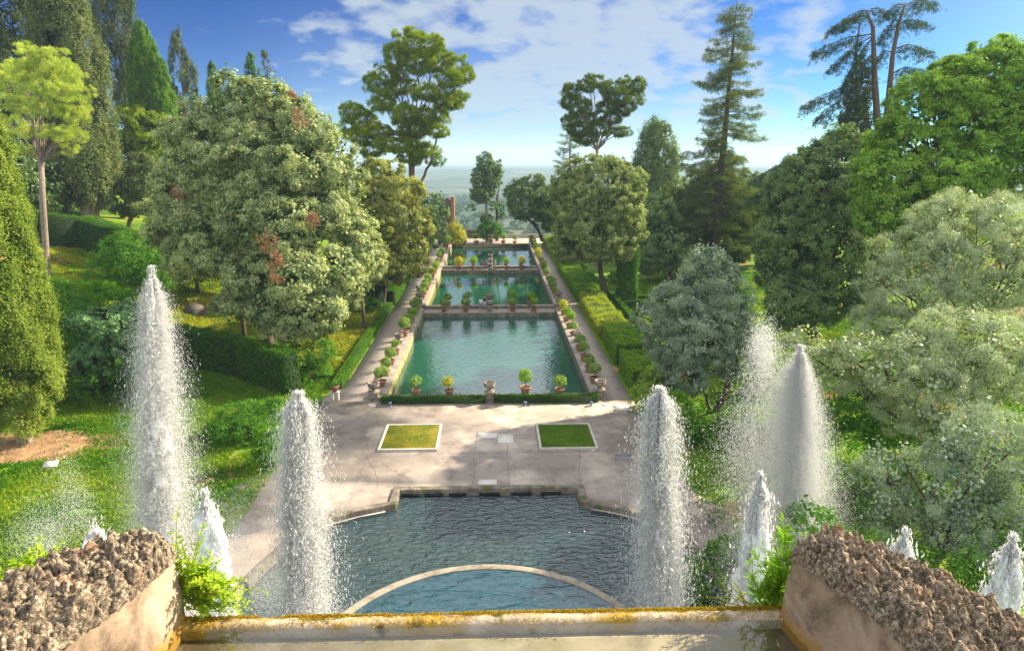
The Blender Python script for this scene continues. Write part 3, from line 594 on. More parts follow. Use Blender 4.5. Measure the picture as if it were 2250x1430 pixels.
# ------------------------------------------------------------------ foliage
def unit(a): return a/(np.linalg.norm(a, axis=-1, keepdims=True)+1e-9)
def leaf_quads(c, nrm, tang, L, W):
    """diamond leaves: centre, normal, long direction, length, width"""
    t = unit(tang-nrm*np.sum(tang*nrm, -1, keepdims=True)); b = np.cross(nrm, t); L = L[:, None]/2; W = W[:, None]/2
    n = len(c); V = np.stack([c-t*L, c+b*W, c+t*L, c-b*W], 1).reshape(-1, 3)
    return V, np.arange(n*4).reshape(n, 4)
class Leaves:
    def __init__(s): s.V = []; s.Q = []; s.t = []; s.n = 0
    def add(s, V, Q, t): s.V.append(V); s.Q.append(Q+s.n); s.t.append(t); s.n += len(V)
    def obj(s, name, mat, parent, off=(0, 0, 0)):
        return np_obj(name, np.concatenate(s.V)-np.array(off), [np.concatenate(s.Q)], mat, parent, np.clip(np.concatenate(s.t), 0, 1))
def blobs_to_leaves(Lv, rng, P1, O1, r1, n2, n3, leaf, asp=.5, flat=(1, 1, 1), needle=False, sig=.22, up=.25, tb=0., core=.0, wild=.8, tip=None, sz=1.0):
    """P1 blob centres, O1 outward directions, r1 blob radii -> sub-clumps -> leaves"""
    k = len(P1)
    if not k: return
    d = unit(rng.normal(size=(k, n2, 3))); s = np.sum(d*O1[:, None], -1, keepdims=True)
    d = unit(d+O1[:, None]*np.where(s < -.1, 1.0, .35)); rr = r1[:, None, None]*rng.uniform(.7, 1.05, (k, n2, 1))
    P2 = P1[:, None]+d*rr*np.array(flat); D2 = d.reshape(-1, 3); P2 = P2.reshape(-1, 3)
    R2 = np.repeat(r1, n2)*sig; t1 = np.repeat(rng.random(k), n2); t2 = rng.random(len(P2))
    m = len(P2); jit = rng.normal(size=(m, n3, 3))*R2[:, None, None]*np.array(flat)
    if needle:
        dd = unit(D2[:, None]*.9+rng.normal(size=(m, n3, 3))*.55+[0, 0, up]); L = leaf*rng.uniform(.6, 1.3, (m, n3))
        c = P2[:, None]+jit+dd*L[..., None]*.5; nr = unit(np.cross(dd, rng.normal(size=(m, n3, 3)))); tg = dd
    else:
        c = P2[:, None]+jit
        nr = unit(D2[:, None]*.8+np.repeat(O1, n2, 0)[:, None]*.3+rng.normal(size=(m, n3, 3))*wild*.5+[0, 0, up]); L = leaf*rng.uniform(.55, 1.35, (m, n3))
        tg = rng.normal(size=(m, n3, 3))+(D2[:, None]*1.2+[0, 0, .5] if tip else 0)
    V, Q = leaf_quads(c.reshape(-1, 3), nr.reshape(-1, 3), tg.reshape(-1, 3), L.ravel(), L.ravel()*asp)
    # outer leaves of each clump are tinted paler
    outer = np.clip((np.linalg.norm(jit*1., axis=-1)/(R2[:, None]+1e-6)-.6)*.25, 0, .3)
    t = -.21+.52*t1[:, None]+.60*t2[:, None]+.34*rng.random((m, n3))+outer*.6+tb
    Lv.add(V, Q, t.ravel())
def ell_blobs(rng, ells, dens, shell=(.78, 1.0)):
    """blob centres on ellipsoid surfaces. ells: (cx,cy,cz,rx,ry,rz); dens: blobs per m2"""
    P, O = [], []
    for (cx, cy, cz, rx, ry, rz) in ells:
        A = 4*math.pi*(((rx*ry)**1.6+(rx*rz)**1.6+(ry*rz)**1.6)/3)**(1/1.6); n = max(3, int(A*dens))
        d = unit(rng.normal(size=(n, 3))); w = .86+.28*fbm(d[:, 0]*2+cx, d[:, 1]*2+cy, d[:, 2]*2+cz, seed=int(abs(cx)*7) % 90)
        p = d*np.array([rx, ry, rz])*rng.uniform(shell[0], shell[1], (n, 1))*w[:, None]+[cx, cy, cz]
        o = unit(d/np.array([rx, ry, rz])); ok = np.ones(n, bool)
        for e in ells:
            if e == (cx, cy, cz, rx, ry, rz): continue
            q = (p-np.array(e[:3]))/np.array(e[3:]); ok &= np.linalg.norm(q, axis=1) > .74
        P.append(p[ok]); O.append(o[ok])
    return np.concatenate(P), np.concatenate(O)
def lobed(rng, ells, lr):
    """break big ellipsoids into boughs: smaller lobes standing proud of each"""
    out = []
    for (cx, cy, cz, rx, ry, rz) in ells:
        m = min(rx, rz)
        if m < lr*1.15: out.append((cx, cy, cz, rx, ry, rz)); continue
        out.append((cx, cy, cz, rx*.80, ry*.80, rz*.80)); A = 4*math.pi*((rx*rz+rx*ry+ry*rz)/3); n = int(A/(lr*lr*3.4))
        for d in unit(rng.normal(size=(n, 3))):
            r = lr*rng.uniform(.6, 1.25); k = rng.uniform(.93, 1.04)
            out.append((cx+d[0]*(rx*k-r*.8), cy+d[1]*(ry*k-r*.8), cz+d[2]*(rz*k-r*.7), r*rng.uniform(.9, 1.2), r*rng.uniform(.9, 1.2), r*rng.uniform(.65, .95)))
    return out
def limb(mb, a, b, r0, r1, rng, sag=.15, n=7, wob=.12):
    a = Vector(a); b = Vector(b); d = b-a; side = d.cross(Vector((rng.normal(), rng.normal(), rng.normal()))).normalized()*d.length*sag*rng.uniform(-1, 1)
    pts = []
    for i in range(n):
        t = i/(n-1); p = a+d*t+side*math.sin(t*math.pi)+Vector((rng.normal(), rng.normal(), rng.normal()))*d.length*.012
        if i == 0: p = a
        pts.append(p)
    mb.tube(pts, [r0+(r1-r0)*(i/(n-1))**.8 for i in range(n)], 7)
    return pts
TREE_N = [0]
def pxells(L, Y):
    """ellipsoids (u, v, ru, rv[, dy[, depth_ratio]]) measured on the photo at distance Y -> world"""
    out = []
    for e in L:
        u, v, ru, rv = e[:4]; y = Y+(e[4] if len(e) > 4 else 0); k = e[5] if len(e) > 5 else 1.
        c = pY(u, v, y); m = y/math.cos(math.atan(abs(u-VX)/F)*.5)/F
        out.append((c.x, c.y, c.z, ru*m, ru*m*k, rv*m))
    return out
def tree(name, label, base, ells, mat, leaf=.25, dens=.35, br=1.3, n2=12, n3=14, asp=.55, trunk_r=.35, bark='bark', seed=1, limbs=True, needle=False, up=.25,
         sig=.24, tip=None, core=.5, group=None, cat='tree', lean=None, tb=0., dead=None, flat=(1, 1, .85), fork=.45, extra_trunks=(), shell=(.78, 1.), lobe=1.7, wild=.8):
    rng = np.random.default_rng(seed); base = Vector(base); t = empty(name, base, label, cat, group)
    P, O = ell_blobs(rng, lobed(rng, ells, lobe*br) if lobe else ells, dens, shell); r1 = br*.62*rng.uniform(.6, 1.25, len(P)); Lv = Leaves()
    if lobe:                                        # hollows between the boughs
        q = .55/br; hol = fbm(P[:, 0]*q, P[:, 1]*q, P[:, 2]*q*1.3, seed=seed+31, oct=2) > .255; P, O, r1 = P[hol], O[hol], r1[hol]
    blobs_to_leaves(Lv, rng, P, O, r1, n2, n3, leaf, asp, flat, needle, sig, up, tb, tip=tip, wild=wild)
    if core:                                       # inner foliage, larger, sparser and tinted darker to paint inner shade
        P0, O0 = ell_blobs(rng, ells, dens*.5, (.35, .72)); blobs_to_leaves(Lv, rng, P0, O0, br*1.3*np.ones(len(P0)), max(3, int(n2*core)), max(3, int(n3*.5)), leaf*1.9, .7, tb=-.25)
    Lv.obj('crown', mat, t, base)
    if dead:
        Ld = Leaves(); dp = np.array([Vector(p[:3]) for p in dead]); dr = np.array([p[3] for p in dead]); do = unit(dp-np.array(ells[0][:3]))
        blobs_to_leaves(Ld, rng, dp, do, dr, 16, 16, leaf*1.0, .5, (1, 1, 1.1)); Ld.obj('dead_foliage', M['dead'], t, base)
    mb = MB(); E = sorted(ells, key=lambda e: -e[3]*e[5]); e0 = E[0]
    top = Vector(e0[:3]) if lean is None else Vector(lean); f = Vector(base*(1-fork)+top*fork); lk = .6 if len(ells) < 11 else .34
    mb.tube([p-base for p in (base-Vector((0, 0, .6)), base+(f-base)*.02+Vector((0, 0, .1)), base+(f-base)*.3+Vector((rng.normal()*.1, 0, 0)), base+(f-base)*.65+Vector((rng.normal()*.15, 0, 0)), f)],
            [trunk_r*1.7, trunk_r*1.25, trunk_r, trunk_r*.9, trunk_r*.8], 12, True, .12, rng)
    for (b2, t2, r2) in extra_trunks: limb(mb, Vector(b2)-base, Vector(t2)-base, r2, r2*.5, rng, .08, 8)
    if limbs:
        for e in ells:
            c = Vector(e[:3]); pts = limb(mb, f-base, c-base-Vector((0, 0, e[5]*.2)), trunk_r*lk, trunk_r*lk*.37, rng, .12, 8)
            for k in range(6):
                d = Vector(unit(rng.normal(size=3))); d.z = abs(d.z)*.6; q = c+Vector((d.x*e[3]*.85, d.y*e[4]*.85, d.z*e[5]*.85)); limb(mb, pts[-1 if k % 2 else -3], q-base, trunk_r*lk*.4, trunk_r*lk*.11, rng, .15, 6)
    mb.obj('trunk', M[bark], t, True); return t
def spindle(name, label, base, top_z, crown_z0, rad, mat, leaf=.2, n1=150, br=.8, n2=10, n3=14, prof=None, seed=1, gaps=0., trunk_r=.4, bark='bark', lean=(0, 0), asp=.4, group=None, core=True, flat=(1, 1, 2.0), tb=0., sparse_limb=0, wild=.5, extra=None):
    """columnar tree: blobs on a surface of revolution, drawn out upwards"""
    rng = np.random.default_rng(seed); base = Vector(base); t = empty(name, base, label, 'tree', group)
    prof = prof or [(0, .55), (.12, .85), (.35, 1.), (.6, .85), (.85, .5), (1, .08)]
    ph, pr = zip(*prof); H = top_z-crown_z0
    s = rng.random(n1*3); w = np.interp(s, ph, pr); keep = rng.random(n1*3) < w/max(pr); s = s[keep][:n1]; k = len(s); a = rng.uniform(0, 2*math.pi, k)
    if gaps: u = fbm(np.cos(a)*1.6, np.sin(a)*1.6, s*7, seed=seed) > gaps; s = s[u]; a = a[u]; k = len(s)
    w = np.interp(s, ph, pr)*rad*(.84+.26*rng.random(k)); O = np.stack([np.cos(a), np.sin(a), np.full(k, .35)], -1)
    wb = br*.75*np.interp(s, ph, pr)/max(pr); P = np.stack([base.x+lean[0]*s+np.cos(a)*np.maximum(w-wb, 0.02), base.y+lean[1]*s+np.sin(a)*np.maximum(w-wb, .02), crown_z0+s*H], -1)
    r1 = br*(.5+.5*np.interp(s, ph, pr)/max(pr))*rng.uniform(.55, 1.35, k); Lv = Leaves()
    P[:, :2] += O[:, :2]*rng.uniform(-.35, .35, (k, 1))*br
    blobs_to_leaves(Lv, rng, P, unit(O), r1, int(n2*1.4), int(n3*1.2), leaf*1.3, asp*1.3, flat, False, .26, .5, tb, tip=True, wild=wild)
    if core:
        q = max(20, n1//3); s2 = rng.random(q)*.95; a2 = rng.uniform(0, 6.283, q); w2 = np.interp(s2, ph, pr)*rad*.45
        P0 = np.stack([base.x+lean[0]*s2+np.cos(a2)*w2, base.y+lean[1]*s2+np.sin(a2)*w2, crown_z0+s2*H], -1); blobs_to_leaves(Lv, rng, P0, unit(P0-np.array([base.x, base.y, 0])*1.), br*np.ones(q)*np.clip(np.interp(s2, ph, pr)/max(pr), .2, 1), 8, 7, leaf*2, .7, flat, tb=-.3)  # inner leaves tinted darker, painting the shade within the column
    Lv.obj('crown', mat, t, base)
    mb = MB(); zt = crown_z0+H*.93-base.z; z0 = -.6
    mb.tube([(lean[0]*max(0, q)*.9, lean[1]*max(0, q)*.9, z0+(zt-z0)*q) for q in (0, .03, .12, .3, .6, 1)], [trunk_r*1.5, trunk_r*1.15, trunk_r, trunk_r*.85, trunk_r*.5, trunk_r*.08], 12, True, .12, rng)
    if sparse_limb:
        for i in range(sparse_limb):
            j = rng.integers(0, k); p = Vector(P[j])-base; z = max(.5, p.z-np.hypot(P[j][0]-base.x, P[j][1]-base.y)*1.6-.5); limb(mb, (lean[0]*s[j]*.8, lean[1]*s[j]*.8, z), p, trunk_r*.25, .03, rng, .08, 6)
    mb.obj('trunk', M[bark], t, True); return t
def spray_tree(name, label, base, branches, mat, trunks, leaf=.3, dens=14, n3=10, seed=1, droop=.5, bark='bark', wide=.8, asp=.12, hang=0., tb=0.):
    """open conifer: explicit branches (polyline, radius) carrying needle sprays"""
    rng = np.random.default_rng(seed); base = Vector(base); t = empty(name, base, label, 'tree'); mb = MB(); Lv = Leaves()
    for pts, rad in trunks: mb.tube([Vector(p)-base for p in pts], rad, 11, True, .1, rng)
    for pts, r0 in branches:
        pts = [Vector(p) for p in pts]; n = len(pts); mb.tube([p-base for p in pts], [r0*(1-.85*i/(n-1)) for i in range(n)], 5)
        seg = np.array([tuple(p) for p in pts]); d = np.linalg.norm(np.diff(seg, axis=0), axis=1); cum = np.concatenate([[0], np.cumsum(d)]); Lg = cum[-1]
        m = max(3, int(Lg*dens)); s = Lg*(.16+.84*rng.random(m)**.8); c = np.stack([np.interp(s, cum, seg[:, k]) for k in range(3)], -1)
        dirv = unit(seg[-1]-seg[0]); side = unit(np.cross(dirv, [0, 0, 1.])); w = wide*(.35+.65*np.sin(np.clip(s/Lg, 0, 1)*2.6)); o = rng.normal(size=m)
        P = c+side*(o*w)[:, None]*.6+np.array([0, 0, 1.])*(.12-np.abs(o)*w*droop*.32-rng.random(m)**1.6*hang)[:, None]+rng.normal(size=(m, 3))*.06
        D = unit(dirv*.6+side*np.sign(o)[:, None]*.9+np.array([0, 0, -droop]))
        dd = unit(D[:, None]+rng.normal(size=(m, n3, 3))*.45); L = leaf*rng.uniform(.6, 1.3, (m, n3)); cc = P[:, None]+rng.normal(size=(m, n3, 3))*leaf*.35+dd*L[..., None]*.5
        nr = unit(np.cross(dd, rng.normal(size=(m, n3, 3)))+[0, 0, .8]); V, Q = leaf_quads(cc.reshape(-1, 3), nr.reshape(-1, 3), dd.reshape(-1, 3), L.ravel(), L.ravel()*asp)
        Lv.add(V, Q, (.45*rng.random((m, 1))+.5*rng.random((m, n3))+tb).ravel())
    Lv.obj('crown', mat, t, base); mb.obj('trunk', M[bark], t, True); return t
def hedge(label, path, width, h, mat, leaf=.09, dens=260, seed=1, rough=.06, group=None, core='core', z=None, name='hedge', top=0., cat='hedge', asp=.6, hvar=0., tb=0.):
    """clipped hedge following a polyline: dark solid inside, leaves over sides and top"""
    rng = np.random.default_rng(seed); P = [Vector((p[0], p[1], 0)) for p in path]; zs = [hz(p.x, p.y) if z is None else z for p in P]
    mb = MB(); Lv = Leaves(); o0 = np.array([P[0].x, P[0].y, zs[0]])
    for i in range(len(P)-1):
        a, b = P[i], P[i+1]; d = (b-a); L = d.length; d.normalize(); n = Vector((-d.y, d.x, 0)); za, zb = zs[i], zs[i+1]; w = width/2-.07; hh = h-.08-hvar
        c = []
        for (q, zz) in ((a, za), (b, zb)):
            for sg in (-1, 1):
                for k in (-.4, hh): v = q+n*sg*w; c.append((v.x-o0[0], v.y-o0[1], zz+k-o0[2]))
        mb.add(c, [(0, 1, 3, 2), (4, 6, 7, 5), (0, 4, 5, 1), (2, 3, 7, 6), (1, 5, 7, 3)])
        faces = [('s', 1, L*h), ('s', -1, L*h), ('t', 0, L*width)]+([('e', 0, width*h)] if i == 0 else [])+([('e', 1, width*h)] if i == len(P)-2 else [])
        for kind, sg, A in faces:
            m = int(A*dens); u = rng.random(m); v = rng.random(m)
            if kind == 's': s, w_, z_ = u*L, np.full(m, sg*width/2), v*h; o = np.array([n.x*sg, n.y*sg, .1])
            elif kind == 't': s, w_, z_ = u*L, (v-.5)*width, np.full(m, h); o = np.array([0, 0, 1.])
            else: s, w_, z_ = np.full(m, sg*L), (u-.5)*width, v*h; o = np.array([d.x, d.y, .1])*(1 if sg else -1)
            X = a.x+d.x*s+n.x*w_; Y = a.y+d.y*s+n.y*w_; Zg = za+(zb-za)*s/L; hh2 = 1+((fbm(X*.9, Y*.9, seed=seed+7)-.47)*hvar*3/h if hvar else 0)
            c = np.stack([X, Y, Zg+z_*hh2], -1); off = (fbm(c[:, 0]*1.3, c[:, 1]*1.3, c[:, 2]*1.3, seed=seed)-.5)*rough*3+rng.normal(size=m)*rough*.5
            c = c+o*off[:, None]; nr = unit(o*.8+rng.normal(size=(m, 3))*.7); l = leaf*rng.uniform(.6, 1.4, m)
            V, Q = leaf_quads(c-o0, nr, rng.normal(size=(m, 3))+[0, 0, .4], l, l*asp)
            Lv.add(V, Q, .1+.55*fbm(c[:, 0]*1.7, c[:, 1]*1.7, c[:, 2]*1.7, seed=seed+5)+.45*rng.random(m)-.1+(top if kind == 't' else 0)+tb)  # top leaves tinted paler, painting the sunlight on clipped tops
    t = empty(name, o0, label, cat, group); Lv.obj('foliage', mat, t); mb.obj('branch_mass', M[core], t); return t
def shrub(name, label, base, ells, mat, leaf=.1, dens=1.2, br=.5, n2=10, n3=12, seed=1, asp=.6, cat='shrub', group=None, tb=0., up=.4, tip=None, core=.6, stems=6, flat=(1, 1, .9)):
    rng = np.random.default_rng(seed); base = Vector(base); t = empty(name, base, label, cat, group)
    P, O = ell_blobs(rng, ells, dens); ok = P[:, 2] > base.z-.5; P, O = P[ok], O[ok]; Lv = Leaves(); blobs_to_leaves(Lv, rng, P, O, br*rng.uniform(.6, 1.3, len(P)), n2, n3, leaf, asp, flat, up=up, tb=tb, tip=tip)
    if core: P0, O0 = ell_blobs(rng, ells, dens*.5, (.3, .7)); blobs_to_leaves(Lv, rng, P0, O0, br*1.2*np.ones(len(P0)), max(3, int(n2*core)), max(3, n3//2), leaf*1.9, .7, tb=-.25)  # darker tint on inner leaves paints shade inside the shrub
    Lv.obj('foliage', mat, t, base); mb = MB()
    for i in range(stems):
        e = ells[i % len(ells)]; q = Vector(e[:3])+Vector((rng.normal()*e[3]*.4, rng.normal()*e[4]*.4, e[5]*.5)); limb(mb, (rng.normal()*.1, rng.normal()*.1, -.2), q-base, .05, .015, rng, .1, 6)
    mb.obj('stem', M['bark'], t); return t
# ------------------------------------------------------------------ trees on the left
D = lambda u, v, Y: tuple(pY(u, v, Y))
def G(u, v, dY=0): return gp(u, v)
def at_Y(u, Y):
    d = ray(u, 700); x = d[0]/d[1]*Y; return Vector((x, Y, hz(x, Y)))
b = at_Y(6, 46.5); top = pY(-2, 20, 46.5).z; lo = pY(5, 935, 46.5).z
spindle('cypress', 'broad yellow-green cypress filling the left edge of the view beside the lawn', b, pY(-2, 20, 46.5).z, lo, 2.95, M['cyp_b'], leaf=.115, n1=560, br=.62, n2=15, n3=20, seed=4, gaps=.30, trunk_r=.45, bark='bark_pale', flat=(1, 1, 1.7),
        prof=[(0, .40), (.04, .65), (.13, .92), (.3, 1.), (.45, .92), (.56, .82), (.67, .72), (.78, .52), (.9, .26), (1, .04)])
b = at_Y(118, 78)
tree('stone_pine', 'bright yellow-green umbrella pine with a bare forked grey trunk, near the left edge', b, pxells([(100, 140, 50, 20), (50, 150, 34, 20, 1), (150, 160, 38, 20), (20, 190, 26, 24, 2), (80, 185, 44, 20, -1), (135, 205, 38, 20, -2), (178, 210, 22, 26), (45, 230, 34, 20), (100, 240, 40, 20, -2), (160, 255, 32, 18, -1), (190, 250, 14, 20, 1), (25, 275, 24, 18, 2), (70, 290, 30, 15, 1), (130, 295, 36, 16, -2), (170, 300, 24, 14, 1), (10, 160, 22, 18, 3), (100, 190, 40, 24, 3), (60, 110, 26, 10), (115, 120, 30, 10), (60, 330, 18, 9), (150, 330, 18, 9)], 78), M['stone_pine'],
     leaf=.26, dens=1.5, br=.5, n2=10, n3=16, asp=.10, lobe=0, needle=True, trunk_r=.34, bark='bark_pale', seed=5, lean=D(90, 355, 78), fork=1., core=0, up=.6, shell=(.3, 1.))
b = at_Y(232, 112)
spindle('cypress', 'giant old cypress with a thick pale trunk and grey bare stems on its left', b, pY(232, -75, 112).z, pY(232, 452, 112).z, 5.6, M['cyp'], leaf=.24, n1=560, br=1.15, n2=13, n3=15, seed=7, trunk_r=1.2, bark='bark_pale', gaps=.36, sparse_limb=60,
        prof=[(0, .3), (.05, .6), (.18, .95), (.4, 1.), (.65, .82), (.85, .62), (1, .35)], flat=(1, 1, 2.1))
b = at_Y(338, 142)
spindle('cypress', 'tall thin gappy cypress reaching the top edge, right of the giant cypress', b, pY(332, -80, 142).z, pY(335, 250, 142).z, 3.9, M['cyp_s'], leaf=.26, n1=340, br=1.1, n2=10, n3=11, seed=8, gaps=.42, sparse_limb=40, core=False, prof=[(0, .5), (.3, .7), (.6, 1), (.9, .9), (1, .6)])
b = at_Y(388, 132)
spindle('cypress', 'dense dark green pointed cypress spire, the tallest full one left of the huge oak', b, pY(388, 48, 132).z, pY(388, 330, 132).z, 3.5, M['cyp_g'], leaf=.22, n1=420, br=.75, n2=12, n3=14, seed=9, prof=[(0, 1.), (.4, .95), (.7, .7), (.9, .35), (1, .05)])
b = at_Y(410, 128)
spindle('cypress', 'shorter dark green cypress spire leaning on the right of the taller one', b, pY(406, 110, 128).z, pY(412, 330, 128).z, 2.6, M['cyp_g'], leaf=.22, n1=260, br=.7, n2=12, n3=14, seed=10, prof=[(0, 1.), (.4, .9), (.7, .65), (.9, .35), (1, .05)])
b = at_Y(458, 150)
spindle('cypress', 'thin see-through cypress with curling tips against the blue sky', b, pY(456, 62, 150).z, pY(462, 260, 150).z, 3.0, M['cyp_s'], leaf=.25, n1=130, br=.8, n2=9, n3=11, seed=11, gaps=.40, sparse_limb=40, core=False, prof=[(0, 1.), (.5, .9), (.8, .5), (1, .1)])
for (u, v0, Y, r, lb) in ((520, 125, 150, 1.25, 'small cypress tip standing alone left above the big holm oak'), (600, 112, 150, 1.7, 'pointed dark cypress tip rising behind the top of the holm oak')):
    b = at_Y(u, Y); spindle('cypress', lb, b, pY(u, v0, Y).z, pY(u, v0+190, Y).z, r*1.4, M['cyp_g'], leaf=.2, n1=110, br=.6, n2=10, n3=12, seed=int(u), prof=[(0, 1), (.5, .8), (.8, .5), (1, .06)])
b = at_Y(628, 152); spindle('young_tree', 'wispy bare-twigged young tree beside the cypress tip', b, pY(626, 110, 152).z, pY(628, 230, 152).z, 1.8, M['cyp_s'], leaf=.2, n1=34, br=.6, n2=6, n3=7, seed=12, core=False, sparse_limb=30)
b = at_Y(655, 148); spindle('cypress', 'ragged short cypress at the right shoulder of the holm oak', b, pY(668, 195, 148).z, pY(655, 330, 148).z, 4.2, M['cyp'], leaf=.25, n1=110, br=.9, n2=10, n3=12, seed=13, gaps=.35, lean=(1.2, 0))
b = at_Y(40, 125); tree('cypress', 'dark old cypress group with twiggy tops in the upper left corner', b, pxells([(20, 40, 55, 95), (75, 70, 42, 90, 2), (0, 140, 60, 80), (60, 160, 50, 60, 3)], 125), M['cyp_s'], leaf=.3, dens=.34, br=1.1, n2=12, n3=13, asp=.4, seed=14, trunk_r=.6, flat=(1, 1, 1.6), tip=True, core=.35)
# background masses on the left slope
for (e, mt, lb, sd, Y) in (([(300, 300, 55, 70), (270, 370, 50, 50)], 'pine', 'soft bright green pine behind the giant cypress', 15, 125),
                       ([(180, 340, 55, 75), (120, 390, 45, 60), (215, 400, 40, 50, 3)], 'oak_d', 'dark broadleaf tree behind the umbrella pine trunk', 16, 122),
                       ([(60, 380, 60, 65), (-20, 330, 60, 80), (20, 250, 70, 80)], 'oak_d', 'dark tree in the shade behind the left cypress', 17, 105),
                       ([(310, 400, 60, 55), (280, 440, 40, 30)], 'cyp', 'low dark tree at the right foot of the giant cypress', 18, 118)):
    E = pxells(e, Y); b = at_Y(e[0][0], Y); tree('broadleaf_tree', lb, b, E, M[mt], leaf=.34, dens=.34, br=1.3, n2=11, n3=12, seed=sd, trunk_r=.35)
# the big holm oaks
b = at_Y(583, 67.5)
A = [(560, 380, 120, 120), (430, 380, 60, 60, 1), (395, 300, 38, 36, 1), (380, 420, 42, 48, 1), (370, 500, 42, 50, 1), (440, 480, 62, 60), (470, 300, 60, 50, 1), (430, 250, 36, 24, 1), (540, 225, 55, 42, 1), (505, 195, 26, 20, 1), (590, 215, 40, 30), (640, 260, 52, 44), (690, 300, 48, 36, -1), (740, 330, 30, 26), (700, 380, 60, 50, -1), (765, 400, 30, 40, 1), (640, 360, 70, 60, -2), (560, 470, 80, 70, -3), (480, 560, 70, 52, -2), (410, 580, 44, 32, 1), (640, 500, 75, 62, -4), (720, 470, 54, 56, -2), (775, 500, 40, 56), (790, 570, 24, 40, -1), (740, 590, 60, 58, -4), (660, 610, 72, 62, -6), (570, 610, 60, 56, -5), (520, 660, 42, 36, -4), (600, 690, 56, 46, -6), (690, 690, 60, 48, -6), (640, 720, 34, 26, -6)]
dd = [tuple(pY(u, v, Y))+(r,) for (u, v, Y, r) in ((655, 262, 61.5, .8), (588, 530, 57, .8), (603, 570, 56.5, .75), (608, 600, 56.5, .6), (682, 480, 58, .6), (395, 420, 61, .6), (640, 215, 63, .5))]
tree('holm_oak', 'huge grey-green holm oak with pale leaf tips and brown dead patches, left of the pools', b, pxells(A, 67.5), M['oak'], leaf=.19, dens=.62, br=.95, n2=15, n3=20, lobe=1.25, seed=20, trunk_r=.5, dead=dd, tb=.03, sig=.25, extra_trunks=((D(537, 735, 70), D(530, 600, 70), .28),))
b = at_Y(440, 84)
tree('holm_oak', 'dark holm oak with a thin trunk on the shaded lawn, left behind the huge one', b, pxells([(420, 500, 95, 100), (370, 560, 50, 45), (470, 560, 55, 50)], 86), M['oak'], leaf=.24, dens=.45, br=1.1, n2=13, n3=15, seed=21, trunk_r=.25, tb=-.05)
b = at_Y(842, 90)
tree('holm_oak', 'yellowish olive-green oak with a crooked trunk beside the left path', b, pxells([(855, 455, 72, 95), (815, 400, 45, 50, 1), (900, 500, 40, 70), (850, 570, 65, 55, -1), (905, 560, 35, 45, -1), (800, 520, 40, 60, 2), (790, 600, 40, 50, 2)], 91), M['oak_y'], leaf=.20, dens=.62, br=.85, n2=13, n3=17, seed=22, trunk_r=.28, lean=D(852, 560, 90), fork=1., tb=.05, extra_trunks=((D(836, 665, 90), D(815, 600, 90.5), .22),))
b = at_Y(800, 78)
tree('holm_oak', 'small oak between the huge holm oak and the yellowish one', b, pxells([(790, 570, 50, 75), (760, 620, 50, 55, -1)], 80), M['oak'], leaf=.2, dens=.6, br=.85, n2=13, n3=15, seed=23, trunk_r=.2)
b = at_Y(948, 128)
tree('oak', 'small dark oak at the far end of the left path', b, pxells([(935, 470, 26, 50), (962, 465, 20, 42, 1), (950, 520, 28, 30)], 130), M['oak_d'], leaf=.26, dens=.5, br=.9, n2=12, n3=13, seed=24, trunk_r=.2, tb=.1)
# Aleppo pines
PINE = [(900, 95, 38, 32), (945, 100, 30, 28), (870, 125, 28, 28), (915, 140, 42, 28), (960, 135, 30, 30, 2), (1000, 145, 28, 28, 1), (1020, 165, 20, 22), (985, 175, 30, 22, -1), (850, 165, 26, 26, 1), (828, 185, 26, 34), (880, 190, 30, 22, 2), (940, 205, 38, 18, -1), (985, 225, 34, 16), (1010, 212, 18, 12, 1),
        (840, 225, 30, 28), (890, 250, 36, 24, -1), (950, 255, 38, 22), (905, 285, 40, 22, 1), (960, 290, 24, 18, -1), (800, 265, 30, 24, 2), (775, 245, 24, 22), (790, 300, 30, 24), (830, 290, 28, 20, 1), (870, 320, 44, 18, -1), (930, 330, 36, 18), (955, 350, 18, 14), (815, 330, 30, 18, 2), (765, 285, 18, 24, 1), (900, 350, 26, 12)]
b = at_Y(925, 112)
tree('aleppo_pine', 'tallest ragged pine with bright rounded clumps, left of the far view', b, pxells([(e[0], e[1], e[2]*1.0, e[3]*.86)+tuple(e[4:]) for e in PINE], 112), M['pine'], leaf=.36, dens=1.15, br=.72, n2=11, n3=17, asp=.14, needle=True, lobe=0, trunk_r=.42, bark='bark_red', seed=30, lean=D(903, 300, 112), fork=1., core=0, up=.5, shell=(.45, 1.), tb=.05, extra_trunks=((D(925, 400, 112), D(960, 300, 112), .25), (D(902, 400, 112), D(890, 250, 112), .25)))
PIN2 = [(1262, 200, 24, 20), (1290, 190, 20, 16), (1305, 178, 18, 12), (1250, 225, 18, 22), (1275, 235, 26, 22, -1), (1255, 262, 20, 18), (1345, 195, 26, 18), (1375, 190, 24, 18, 1), (1400, 188, 20, 18), (1360, 215, 34, 20, -1), (1395, 215, 20, 16), (1335, 235, 24, 20), (1375, 240, 22, 14), (1300, 260, 22, 16, 1), (1270, 285, 26, 16), (1315, 285, 26, 18), (1345, 262, 22, 12), (1365, 290, 20, 10), (1285, 305, 30, 14, 1)]
b = at_Y(1308, 122)
tree('aleppo_pine', 'two-headed dark pine with pale forked stems, right of the far view', b, pxells([(e[0], e[1], e[2]*1.0, e[3]*.86)+tuple(e[4:]) for e in PIN2], 122), M['pine_d'], leaf=.36, dens=1.15, br=.72, n2=11, n3=17, asp=.14, needle=True, lobe=0, trunk_r=.34, bark='bark_pale', seed=31, lean=D(1312, 330, 122), fork=1., core=0, up=.5, shell=(.45, 1.), tb=.08)
